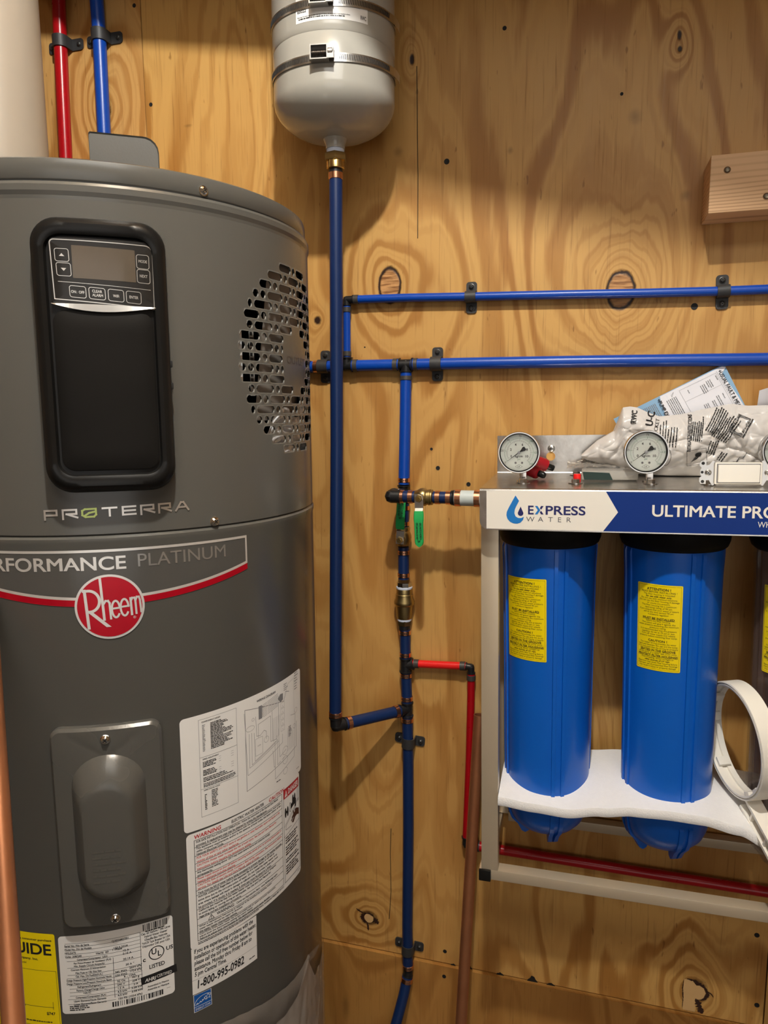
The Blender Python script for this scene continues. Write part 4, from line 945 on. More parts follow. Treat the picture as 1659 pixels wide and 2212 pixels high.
pipe('blue_pipe', 'thin vertical blue pipe joining the two horizontals behind the dark riser', [(-.4875, -.0145, 1.531), (-.4885, -.0145, 1.427)], .0080, M_blue, rings_dk((-.4876, -.0145, 1.524), (-.4885, -.0145, 1.434), ax=(0, 0, 1), r=.0094, L=.010))
pipe('blue_pipe', 'bright blue vertical pipe dropping from the black tee to the valves', [(-.3597, yw, 1.392), (-.3615, yw, 1.30), (-.3648, yw, 1.160)], .0118, M_blue, [((-.3597, yw, 1.381), (0, 0, 1), .0131, .0085, M_ring, False), ((-.3645, yw, 1.1690), (0, 0, 1), .0131, .009)])
# black fittings
def fitting(name, label, legs, r=.0108, cr=.0138, cat='fitting'):
    """legs: list of (start, end) tubes; a thin collar sits on each outer end"""
    o = Vector(legs[0][0]); t = None; mb = MB()
    for a, b in legs:
        a, b = Vector(a), Vector(b); mb.cyl(a, b, r, 0, 24); mb.lathe([(r, 0), (cr, .0004), (cr, .0028), (r, .0032)], b-(b-a).normalized()*.0032, b-a, 0, 24)
    mb.lathe([(r*.2, -r*.98), (r*.75, -r*.7), (r*1.02, 0), (r*.75, r*.7), (r*.2, r*.98)], o, (0, 0, 1), 0, 20)
    ob = mb.build(name, M_poly); return tag(ob, label, cat)
fitting('pipe_tee', 'black plastic tee where the thin vertical joins the lower blue line', [((-.4896, yw, 1.4088), (-.5035, yw, 1.4088)), ((-.4896, yw, 1.4088), (-.4757, yw, 1.4088)), ((-.4896, yw, 1.4088), (-.4888, yw, 1.4268))])
fitting('pipe_tee', 'black plastic tee on the lower blue line above the valve column', [((-.3595, yw, 1.4083), (-.3745, yw, 1.4083)), ((-.3595, yw, 1.4083), (-.3445, yw, 1.4083)), ((-.3595, yw, 1.4083), (-.3597, yw, 1.3925))])
fitting('pipe_elbow', 'small black elbow at the left end of the upper blue line', [((-.4878, -.0145, 1.5442), (-.4715, -.0145, 1.5442)), ((-.4878, -.0145, 1.5442), (-.4876, -.0145, 1.5318))], .0078, .0095)
# clips: saddle over the pipe with two screwed feet
def clip(rp, yo, foot, wid, label):
    t = thing('pipe_clip', (0, 0, 0), label, 'pipe clip', 'black clips holding the pipes to the wall')
    mb = MB(); n = 20; tk = .0024; th = .003; ro = rp+.0006
    prof = []
    for i in range(n+1):
        a = R_(-90+180*i/n); prof.append((ro*math.sin(a), -yo-ro*math.cos(a)*1.0, (ro+tk)*math.sin(a), -yo-(ro+tk)*math.cos(a)))
    prof = [(-ro, -.0005, -ro-tk, -.0005)]+prof+[(ro, -.0005, ro+tk, -.0005)]
    w = wid/2
    for (a, b, c, d), (e, f2, g, h) in zip(prof, prof[1:]):
        mb.add([(-w, b, a), (w, b, a), (w, f2, e), (-w, f2, e), (-w, d, c), (w, d, c), (w, h, g), (-w, h, g)], [(0, 1, 2, 3), (7, 6, 5, 4), (0, 3, 7, 4), (1, 5, 6, 2)])
    for sg in (1, -1):
        z0, z1 = sg*(ro+tk*.5), sg*foot; rr0 = w*.55
        pts = [(-w, z0), (-w, z1-sg*rr0)]+[(-w+rr0-rr0*math.cos(R_(a)), z1-sg*rr0+sg*rr0*math.sin(R_(a))) for a in (22, 45, 67, 90)]+[(w-rr0+rr0*math.sin(R_(a)), z1-sg*rr0+sg*rr0*math.cos(R_(a))) for a in (0, 22, 45, 67, 90)]+[(w, z0)]
        m = len(pts); mb.add([(x, -.0002, z) for x, z in pts]+[(x, -th, z) for x, z in pts], [tuple(range(m)), tuple(range(2*m-1, m-1, -1))]+[(i, (i+1) % m, m+(i+1) % m, m+i) for i in range(m)])
    mb.build('clip_body', M_clip, t)
    for sg in (1, -1): screw(t, (0, -th, sg*(foot-.0095)), (0, -1, 0), .0048, M_scrw)
    return t
CL = clip(.0115, .017, .0342, .0225, 'black pipe clip on the lower blue line, right of the black tee'); CL.location = (-.2962, 0, 1.4082)
V = (0, R_(90), 0)
dup(CL, (-.5412, 0, 1.4087), (0, 0, 0), 'black pipe clip on the lower blue line, half behind the dark riser')
dup(CL, (-.3564, 0, .584), (0, R_(94), 0), 'black pipe clip on the navy column just below the angled branch')
dup(CL, (-.3588, 0, .076), (0, R_(92), 0), 'black pipe clip low on the navy column at the plywood joint')
CS = clip(.0083, .0145, .0306, .0215, 'black pipe clip on the upper blue line, left of the oval knot'); CS.location = (-.2272, 0, 1.5378)
dup(CS, (.2352, 0, 1.5252), (0, R_(-2), 0), 'black pipe clip on the upper blue line below the pine block')
CB = clip(.0143, .020, .045, .024, 'black pipe clip on the red vertical pipe in the top left corner'); CB.location = (-1.1458, 0, 2.128); CB.rotation_euler = V
dup(CB, (-1.0452, 0, 2.128), V, 'black pipe clip on the blue vertical pipe in the top left corner')
pipe('red_pipe', 'red vertical pipe behind the top of the water heater', [(-1.140, -.020, 2.50), (-1.1437, -.020, 2.21), (-1.1487, -.020, 2.02), (-1.1513, -.020, 1.89), (-1.153, -.02, 1.60), (-1.153, -.02, 1.40)], .0143, M_rpex)
pipe('blue_pipe', 'blue vertical pipe behind the grey box on the water heater', [(-1.047, -.020, 2.50), (-1.0468, -.020, 2.20), (-1.0452, -.020, 2.13), (-1.0472, -.020, 1.93), (-1.048, -.02, 1.60), (-1.048, -.02, 1.40)], .0143, M_blue)
t = thing('white_duct', (-1.024, -.36, 1.60), 'thick white pipe standing on the water heater at the left edge', 'duct')
mb = MB(); mb.tube([(-1.026, -.36, 1.6145), (-1.026, -.36, 2.5)], .085, 0, 64); mb.build('duct_body', M_white_pipe, t)

# dark riser under the expansion tank
et2 = pipe('dark_blue_riser', 'long dark blue vertical pipe hanging from the expansion tank', [(-.4635, -.14, 1.7535), (-.4660, -.14, 1.55), (-.4700, -.14, 1.25), (-.4765, -.14, .98), (-.4825, -.14, .70), (-.4825, -.14, .684)], .0125, M_navy, [((-.4636, -.14, 1.7490), (0, 0, 1), .0136, .012, None, False), ((-.4823, -.14, .6885), (0, 0, 1), .0138, .010)], 'pipe')
t = thing('brass_adapter', (-.4635, -.14, 1.757), 'brass hex adapter between the expansion tank and the dark blue riser', 'fitting')
mb = MB(); mb.lathe([(.0165, 1.7985), (.0165, 1.790), (.0158, 1.7875)], (EX, EY, 0), (0, 0, 1), 0, 28); mb.build('thread_tape', M_ptfe, t)
mb = MB(); mb.lathe([(.0205, 1.7885), (.0218, 1.7865), (.0218, 1.7775), (.0205, 1.7755)], (EX, EY, 0), (0, 0, 1), 0, 6); mb.build('hex_nut', M_dbrass, t)
mb = MB(); mb.lathe([(.0166, 1.7765), (.0169, 1.7755), (.0169, 1.7620), (.0155, 1.7610)], (EX, EY, 0), (0, 0, 1), 0, 32); mb.build('brass_body', M_brass, t)
mb = MB(); mb.lathe([(.0128, 1.7610), (.0128, 1.7545)], (EX, EY, 0), (0, 0, 1), 0, 28); mb.build('black_collar', M_poly, t)
EL = Vector((-.4812, -.14, .6625))
TE = Vector((-.3585, yw, .6612))
dv = (TE-EL).normalized()
fitting('pipe_elbow', 'black elbow at the foot of the dark blue riser', [(EL, EL+Vector((-.0012, 0, .020))), (EL, EL+dv*.021)], .0122, .0140)
pipe('navy_pipe', 'angled navy pipe from the riser elbow back to the wall column', [EL+dv*.020, TE-dv*.020], .0122, M_navy, [(EL+dv*.0295, dv, .0136, .0098), (TE-dv*.0285, dv, .0136, .0098)])
fitting('pipe_tee', 'black tee joining the angled navy pipe to the wall column', [(TE, TE+Vector((0, 0, .0165))), (TE, TE-Vector((0, 0, .0165))), (TE, TE-dv*.0200)], .0115, .0136)
pipe('navy_pipe', 'short navy pipe between the two lower black tees', [(-.3613, yw, .7455), (-.3592, yw, .677)], .0118, M_navy, [((-.3612, yw, .7400), (0, 0, 1), .0131, .0092), ((-.3594, yw, .6865), (0, 0, 1), .0131, .0092)])
T3 = Vector((-.3622, yw, .7628))
fitting('pipe_tee', 'black tee feeding the short bright red pipe', [(T3, T3+Vector((0, 0, .0165))), (T3, T3-Vector((0, 0, .0165))), (T3, T3+Vector((.0175, .001, .0035)))], .0115, .0136)
pipe('navy_pipe', 'navy pipe between the brass check valve and the tee with the red branch', [(-.3633, yw, .8445), (-.3623, yw, .778)], .0118, M_navy, [((-.3633, yw, .8365), (0, 0, 1), .0131, .0092), ((-.3624, yw, .7865), (0, 0, 1), .0131, .0092)])
pipe('navy_pipe', 'short navy pipe between the upright green valve and the brass check valve', [(-.3662, yw, 1.025), (-.3660, yw, .955)], .0118, M_navy, [((-.3655, yw, 1.0135), (0, 0, 1), .0131, .0092), ((-.3660, yw, .9640), (0, 0, 1), .0131, .0092)])
pipe('navy_pipe', 'long navy vertical pipe clipped to the wall below the angled branch', [(-.3585, yw, .648), (-.3570, yw, .55), (-.3568, yw, .38), (-.3596, yw, .14), (-.3590, yw, .03)], .0122, M_navy, [((-.3583, yw, .6370), (0, 0, 1), .0134, .0098), ((-.3583, yw, .0330), (0, 0, 1), .0131, .0098)])
fitting('pipe_coupling', 'black coupling below the low clip on the navy column', [((-.3583, yw, .019), (-.3585, yw, .030)), ((-.3583, yw, .019), (-.3590, yw-.002, .008))], .0108, .0122)
pipe('navy_pipe', 'navy pipe slanting out to the lower left from the column foot', [(-.3592, yw-.003, .008), (-.3650, -.030, -.030), (-.377, -.052, -.085), (-.392, -.070, -.145), (-.41, -.085, -.22)], .0122, M_navy, [((-.3600, yw-.005, .0005), (-.10, -.2, -.9), .0134, .0098)])
# brass check valve
t = thing('check_valve', (-.364, yw, .855), 'brass check valve on the navy column', 'valve'); o = (-.3645, yw, 0); 
mb = MB(); mb.lathe([(.0165, .948), (.0165, .940), (.0160, .936)], o, (0, 0, 1), 0, 8); mb.build('upper_adapter', M_steel, t)
mb = MB(); mb.lathe([(.0172, .9385), (.0176, .9365), (.0165, .9335)], o, (0, 0, 1), 0, 30); mb.build('thread_tape', M_ptfe, t)
mb = MB(); mb.lathe([(.0170, .9340), (.0176, .932), (.0176, .9230), (.0190, .9215), (.0192, .9130), (.0222, .9075), (.0226, .9020), (.0210, .8985), (.0195, .8975), (.0180, .8860), (.0172, .8720), (.0155, .8675)], o, (0, 0, 1), 0, 40); mb.build('valve_body', M_dbrass, t)
mb = MB(); mb.lathe([(.0150, .8700), (.0158, .866), (.0150, .863)], o, (0, 0, 1), 0, 30); mb.build('thread_tape', M_ptfe, t)
mb = MB(); mb.lathe([(.0160, .8640), (.0165, .861), (.0150, .853)], o, (0, 0, 1), 0, 6); mb.build('lower_adapter', M_dbrass, t)
mb = MB(); mb.lathe([(.0128, .853), (.0128, .844)], o, (0, 0, 1), 0, 26); mb.build('black_collar', M_poly, t)
# ball valves
def handle(t, c, ax_out, dn, L, w0, w1, crank, flip=False):
    """sheet lever with a vinyl grip: c stem point, ax_out outward, dn lever direction"""
    c = Vector(c); N = Vector(ax_out).normalized(); D = Vector(dn).normalized(); S = D.cross(N).normalized()
    mb = MB(); mb.obox(c+D*.006+N*.001, S*.0085, D*.0145, N*.0009, 0); mb.obox(c+D*.0235+N*(.001+crank*.35), S*.0078, (D*.0055+N*crank*.4), N*.0009, 0); mb.build('handle_plate', M_zinc, t)
    mb = MB(); mb.lathe([(.0072, .0015), (.0076, .002), (.0076, .006), (.0068, .0075)], c, N, 0, 6); mb.lathe([(.0040, .0075), (.0040, .0105)], c, N, 1, 14); mb.build('handle_nut', [M_dbrass, M_brass], t)
    prof = [(.0240, crank*.55, w0*.92), (.030, crank*.75, w0), (.040, crank*.95, w0), (.048, crank, w1*1.02), (.060, crank, w1), (L-.010, crank, w1), (L-.005, crank, w1*.85), (L-.002, crank, w1*.5), (L, crank, .0012)]
    mb = MB(); loops = []
    for d, h, w in prof:
        e = .0022; loops.append([c+D*d+N*(h+b)+S*a for a, b in ((-w, 0), (-w*.85, e), (w*.85, e), (w, 0), (w*.85, -e), (-w*.85, -e))])
    mb.loft(loops, 0, True, True); g = mb.build('green_grip', M_grn, t, angle=50)
    qz = lambda a, b: c+D*a+S*b+N*(crank+.0023)
    q = Quad(qz(.045, -w1) if not flip else qz(L-.008, w1), qz(L-.008, -w1) if not flip else qz(.045, w1), qz(L-.008, w1) if not flip else qz(.045, -w1), qz(.045, w1) if not flip else qz(L-.008, -w1))
    mb = MB(); text(mb, q, 'ON } MATCO-NORCA', .001, q.h*.60, q.h*.22, 0, w=q.w*.80, st='b'); text(mb, q, 'OFF } 600 WOG-150 WSP', .001, q.h*.22, q.h*.22, 0, w=q.w*.80, st='b'); text(mb, q, '3/4', q.w*.86, q.h*.35, q.h*.30, 0, w=q.w*.1, st='b')
    mb.build('grip_print', M_lblp, g, recalc=False)
    return g
ZV, YV = 1.1450, -.110
t = thing('ball_valve', (-.304, YV, ZV), 'brass ball valve with green handle hanging down beside the filter bracket', 'valve')
mb = MB(); mb.lathe([(.0115, -.319), (.0125, -.3185), (.0135, -.314), (.0150, -.312), (.0172, -.308), (.0180, -.303), (.0172, -.297), (.0150, -.2945), (.0150, -.2915), (.0160, -.291), (.0160, -.2875), (.0145, -.287), (.0152, -.2865), (.0152, -.2835), (.0125, -.2825), (.0115, -.2815)], (0, YV, ZV), (1, 0, 0), 0, 36); mb.cyl((-.305, YV-.012, ZV), (-.305, YV-.025, ZV), .0085, 0, 20); mb.build('valve_body', M_dbrass, t)
handle(t, (-.3055, YV-.0235, ZV), (0, -1, 0), (.03, 0, -1), .094, .0100, .0090, .009)
t = thing('ball_valve', (-.3668, yw, 1.045), 'brass ball valve with green handle standing up on the wall column', 'valve')
mb = MB(); mb.lathe([(.0115, 1.028), (.013, 1.029), (.0150, 1.033), (.0172, 1.039), (.0180, 1.0455), (.0172, 1.052), (.0150, 1.058), (.0135, 1.061), (.0150, 1.0615), (.0150, 1.067), (.0125, 1.068), (.0115, 1.070)], (-.3668, yw, 0), (0, 0, 1), 0, 36); mb.cyl((-.3668, yw-.012, 1.045), (-.3668, yw-.028, 1.045), .0085, 0, 20); mb.build('valve_body', M_dbrass, t)
handle(t, (-.3668, yw-.0265, 1.045), (0, -1, 0), (.07, 0, 1), .098, .0100, .0095, .011, True)
pipe('navy_pipe', 'navy pipe stub above the upright green valve, mostly hidden by its handle', [(-.3665, yw, 1.068), (-.3655, yw, 1.120)], .0118, M_navy, [((-.3662, yw, 1.076), (0, 0, 1), .0131, .0092), ((-.3657, yw, 1.110), (0, 0, 1), .0131, .0092)])
TT = Vector((-.3652, yw, 1.1395))
fitting('pipe_tee', 'black tee on the wall column behind the horizontal valve line', [(TT, TT+Vector((0, 0, .0185))), (TT, TT-Vector((0, 0, .018))), (TT, TT+Vector((0, -.030, .001)))], .0115, .0138)
EE = Vector((-.3670, YV, ZV))
pipe('navy_pipe', 'navy pipe stub reaching out from the wall to the horizontal valve line', [TT+Vector((0, -.028, .001)), EE+Vector((0, .020, 0))], .0118, M_navy, [(TT+Vector((0, -.042, .002)), (0, -1, .05), .0134, .0098, M_steel, False)])
fitting('pipe_elbow', 'black elbow at the left end of the horizontal valve line', [(EE, EE+Vector((0, .022, -.001))), (EE, EE+Vector((.019, 0, 0)))], .0135, .0150)
pipe('navy_pipe', 'navy stub with two copper rings left of the horizontal green valve', [(-.350, YV, ZV), (-.318, YV, ZV)], .0120, M_navy, [((-.3465, YV, ZV), (1, 0, 0), .0134, .0098), ((-.3275, YV, ZV), (1, 0, 0), .0134, .0098)])
pipe('navy_pipe', 'navy stub with two copper rings right of the horizontal green valve', [(-.282, YV, ZV), (-.243, YV, ZV)], .0120, M_navy, [((-.2730, YV, ZV), (1, 0, 0), .0134, .0098), ((-.2520, YV, ZV), (1, 0, 0), .0134, .0098)])
t = thing('reducing_coupling', (-.2425, YV, ZV), 'black reducing coupling before the milky pipe', 'fitting')
mb = MB(); mb.lathe([(.0130, -.2465), (.0145, -.246), (.0145, -.2435), (.0130, -.243), (.0150, -.2425), (.0155, -.2395), (.0140, -.238)], (0, YV, ZV), (1, 0, 0), 0, 30); mb.build('coupling_body', M_poly, t)
pipe('milky_pipe', 'short thick milky white pipe with copper rings entering the filter', [(-.2405, YV, ZV), (-.150, YV, ZV)], .0152, M_milk, [((-.2330, YV, ZV), (1, 0, 0), .0166, .0115), ((-.1955, YV, ZV), (1, 0, 0), .0166, .0115)])
# red branch
def redp():
    pipe('red_pipe', 'short bright red horizontal pipe right of the black tee', [(-.3455, -.016, .7668), (-.29, -.016, .769), (-.2300, -.016, .7715)], .0083, M_rpexb, rings_dk((-.3385, -.016, .7670), (-.2365, -.016, .7712), ax=(1, 0, .04), r=.0097, L=.0115))
    fitting('pipe_elbow', 'small black elbow at the right end of the short red pipe', [((-.2185, -.016, .7708), (-.2305, -.016, .7712)), ((-.2185, -.016, .7708), (-.2178, -.016, .7560))], .0072, .0090)
    pipe('red_pipe', 'red vertical pipe going down behind the leaning copper tube', [(-.2178, -.016, .757), (-.2180, -.016, .70), (-.2200, -.016, .56), (-.2253, -.016, .376)], .0083, M_rpex, rings_dk((-.2178, -.016, .7475), ax=(0, 0, 1), r=.0097, L=.0115))
    fitting('pipe_elbow', 'black elbow behind the copper tube where the red pipe turns right', [((-.2250, -.016, .3610), (-.2250, -.016, .3790)), ((-.2250, -.016, .3610), (-.2080, -.016, .3608))], .0085, .0105)
    pipe('red_pipe', 'red horizontal pipe on the wall behind the filter stand', [(-.2090, -.016, .3605), (.1, -.016, .3598), (.38, -.016, .3596), (.75, -.016, .359)], .0105, M_rpex, rings_dk((-.2000, -.016, .3605), ax=(1, 0, 0), r=.0118))
redp()
for lb, pts, r in (('leaning copper tube between the red pipe and the filter stand', [(-.1985, -.0220, .668), (-.2101, -.060, .308), (-.2272, -.115, -.22)], .0125), ('copper tube leaning on the water heater at the lower left edge', [(-.7186, -.7664, 1.0775), (-.4088, -1.0900, .4288), (-.099, -1.4137, -.22)], .0112)):
    t = thing('copper_tube', pts[-1], lb, 'copper tube', 'loose copper tubes'); mb = MB(); mb.tube(pts, r, 0, 28, False)
    P0 = Vector(pts[0]); dd = (Vector(pts[0])-Vector(pts[1])).normalized(); mb.lathe([(r, 0), (r*.85, 0), (r*.85, -.03)], P0, dd, 0, 28, False); mb.build('tube_body', M_copt, t)
# pine block
t = thing('pine_block', (.35, -.04, 1.694), 'pale planed pine block screwed to the wall at the right edge', 'wood block')
mb = MB(); mb.box(.1935, .52, -.080, -.0003, 1.6465, 1.7412, 0, .0016); mb.build('block_body', M_pine, t, smooth=False)
for x, z in ((.2199, 1.7153), (.2830, 1.6675)):
    mb = MB(); mb.lathe([(.0056, .0002), (.0055, .0006), (.0040, .0002)], (x, -.080, z), (0, -1, 0), 0, 22); mb.lathe([(.0036, .0002), (.0036, .0012), (.0016, .0004)], (x, -.080, z), (0, -1, 0), 1, 18); mb.build('sunk_screw', [mat('screw_hole_brown', lin(112, 80, 46), .6), mat('grey_screw', (.22, .19, .14), .4, .6)], t)

# ------------------------------------------------------------------ filter stand (built in its own tilted frame)
FO = Vector((-.17029, 0, 1.18066)); FR = R_(.75)
def fthing(name, loc, label, cat, group=None):
    o = thing(name, (FO.x, 0, FO.z), label, cat, group, org=(0, 0, 0)); o.rotation_euler = (0, -FR, 0); ORG[o.name] = Vector(); return o
fs = fthing('filter_unit', None, 'three-stage whole house water filter stand with two blue housings and a white and blue banner', 'water filter')
FH = (.112, .3275, .543); HY = -.13
def zs(y): return .006*(y+.26)/.26          # the shelf rises a little to the wall
mb = MB(); FW = .655
pr = [(-.2600, -.0712), (-.2600, -.004), (-.2590, -.0012), (-.2570, 0)]+[(-.2570+.2535*i/20, zs(-.2570+.2535*i/20)) for i in range(1, 21)]+[(-.0025, .0075), (-.0022, .081)]
tk = .0014
def bracket():
    # front lip with rounded lower corners
    L = []; r = .016
    for x in [r*(1-math.cos(R_(a))) for a in range(0, 91, 15)]+[.06, .2, .4, .6]+[FW-r*(1-math.cos(R_(a))) for a in range(90, -1, -15)]:
        e = min(x, FW-x); lo = -.0712+(r-math.sqrt(max(0, r*r-(r-e)**2)) if e < r else 0); L.append((x, lo))
    for (x0, l0), (x1, l1) in zip(L, L[1:]):
        for y in (-.2600, -.2586): mb.add([(x0, y, l0), (x1, y, l1), (x1, y, -.004), (x0, y, -.004)], [(0, 1, 2, 3)])
        mb.add([(x0, -.26, l0), (x1, -.26, l1), (x1, -.2586, l1), (x0, -.2586, l0)], [(0, 1, 2, 3)])
    P = pr[1:]
    for i in range(len(P)-1):
        (y0, z0), (y1, z1) = P[i], P[i+1]; d = Vector((0, y1-y0, z1-z0)).normalized(); n = Vector((0, d.z, -d.y))*tk
        n = Vector((0, tk if abs(d.z) > .7 else 0, -tk if abs(d.z) <= .7 else 0))
        A = [(0, y0, z0), (FW, y0, z0), (FW, y1, z1), (0, y1, z1)]; B = [(a, b+n.y, c+n.z) for a, b, c in A]
        mb.add(A+B, [(0, 1, 2, 3), (7, 6, 5, 4), (0, 3, 7, 4), (1, 5, 6, 2)])
bracket(); mb.build('steel_bracket', M_wstl, fs, angle=40)
def fscrew(x, z):
    mb = MB(); mb.lathe([(.0072, 0), (.0070, .0015), (.0058, .0035), (.003, .0046), (.0005, .005)], (x, -.0025, z), (0, -1, 0), 0, 24)
    for a, b in (((.0042, 0, 0), (0, 0, .0007)), ((0, 0, .0042), (.0007, 0, 0))): mb.obox((x, -.0074, z), a, (0, .0003, 0), b, 1)
    mb.build('mounting_screw', [M_zinc, M_lblp], fs)
    mb = MB(); mb.lathe([(.0088, 0), (.0088, .0005)], (x-.001, -.0022, z-.0155), (0, -1, 0), 0, 28); mb.build('keyhole', M_ply_x, fs)
fscrew(.1076, .0545)
# banner
BQ = Quad((.0119, -.2604, -.0034), (.643, -.2604, -.0034), (.643, -.2604, -.0690), (.0119, -.2604, -.0690))
def banner():
    mb = MB(); W, H = BQ.w, BQ.h; X0 = .0119; q = BQ
    ax, tip, bx = .2067-X0, .2262-X0, .2045-X0
    rect(mb, q, 0, W, 0, H, 1, .0003); poly(mb, q, [(0, 0), (bx-.001, 0), (tip, H*.485), (ax, H), (0, H)], 0, .0006)
    Y = lambda z: H+z+.0034+.0
    # big drop with a small navy drop in its bite
    cx, cy, r = .0596-X0, Y(-.0437), .0152
    out = [(.0608-X0, Y(-.0113))]+[(.0668-X0, Y(-.0204))]
    out += [(.0625-X0, Y(-.0290)), (.0598-X0, Y(-.0355)), (.0592-X0, Y(-.0420)), (.0612-X0, Y(-.0470)), (.0655-X0, Y(-.0497)), (.0705-X0, Y(-.0497)), (.0752-X0, Y(-.0475))]
    out += [(.0735-X0, Y(-.0530)), (.0695-X0, Y(-.0575)), (.0640-X0, Y(-.0596)), (.0580-X0, Y(-.0592)), (.0520-X0, Y(-.0565)), (.0475-X0, Y(-.0515)), (.0457-X0, Y(-.0452)), (.0464-X0, Y(-.0395)), (.0495-X0, Y(-.0325)), (.0550-X0, Y(-.0222))]
    n = len(out); right = out[1:9]; left = [out[0]]+out[:8:-1]
    # fan the crescent from matched left/right edges
    k = 14
    def samp(P, t):
        L = [0]
        for a, b in zip(P, P[1:]): L.append(L[-1]+math.hypot(b[0]-a[0], b[1]-a[1]))
        s = t*L[-1]
        for i in range(len(P)-1):
            if s <= L[i+1]: f = (s-L[i])/(L[i+1]-L[i]); return (P[i][0]+(P[i+1][0]-P[i][0])*f, P[i][1]+(P[i+1][1]-P[i][1])*f)
        return P[-1]
    A = [out[0]]+right; B = left
    for i in range(40):
        a0, a1, b0, b1 = samp(A, i/40), samp(A, (i+1)/40), samp(B, i/40), samp(B, (i+1)/40)
        poly(mb, q, [a0, a1, b1, b0], 2, .0009)
    c = (.0695-X0, Y(-.0415)); poly(mb, q, [(c[0], c[1]+.0115)]+[(c[0]+.0046*math.cos(R_(a)), c[1]+.0046*math.sin(R_(a))) for a in range(28, -209, -12)], 3, .0009)
    h = .0142; y = Y(-.0428)
    text(mb, q, 'E', .0807-X0, y, h, 3, st='B', w=.0108, d=.0009)
    x0, x1 = .0932-X0, .1075-X0; m = (x0+x1)/2
    for pts, mi in (([(x0, y+h), (x0+.0042, y+h), (m+.0018, y+h/2), (x0+.0042, y), (x0, y), (m-.0024, y+h/2)], 2), ([(x1-.0042, y+h), (x1, y+h), (m+.0032, y+h*.58), (m+.0008, y+h*.72)], 3), ([(x1-.0042, y), (x1, y), (m+.0032, y+h*.42), (m+.0008, y+h*.28)], 3)):
        if len(pts) == 6: poly(mb, q, [pts[0], pts[1], pts[2], pts[5]], mi, .0009); poly(mb, q, [pts[5], pts[2], pts[3], pts[4]], mi, .0009)
        else: poly(mb, q, pts, mi, .0009)
    text(mb, q, 'PRESS', .1095-X0, y, h, 3, st='B', w=.0660, d=.0009)
    for s, x in (('W', .0858), ('A', .1027), ('T', .1188), ('E', .1335), ('R', .1482)): text(mb, q, s, x-X0, Y(-.0552), .0080, 4, al='C', st='T', sx=1.15, d=.0009)
    text(mb, q, 'ULTIMATE PROTECTION', .2772-X0, Y(-.0425), .0178, 0, st='B', w=.300, d=.0009)
    text(mb, q, 'WHOLE HOUSE WATER FILTER', .4332-X0, Y(-.0572), .0090, 0, st='N', w=.150, d=.0009)
    mb.build('banner', [M_bann_w, M_bann_b, M_logo_b, M_logo_n, mat('banner_grey', lin(70, 72, 84), .4)], fs, recalc=False)
banner()
# posts and rails
def bar(nm, x0, x1, y0, y1, z0, z1, m=M_alu, b=.0012): mb = MB(); mb.box(x0, x1, y0, y1, z0, z1, 0, b); return mb.build(nm, m, fs, angle=50)
bar('front_post', -.0026, .0286, -.225, -.203, -.7282, -.0020); bar('front_post', FW-.0286, FW+.0026, -.225, -.203, -.7282, -.0020)
bar('rear_post', .0, .028, -.028, -.006, -.7265, .0005); bar('rear_post', FW-.028, FW, -.028, -.006, -.7265, .0005)
bar('front_rail', .0150, FW-.0150, -.2250, -.1995, -.7485, -.7280); bar('rear_rail', .028, FW-.028, -.030, -.008, -.7420, -.7225)
for x in (-.0068, FW-.0152):
    bar('side_rail', x, x+.0220, -.2255, -.006, -.7495, -.7285); bar('end_cap', x-.0004, x+.0224, -.2305, -.2245, -.7502, -.7278, M_blk, .0022)
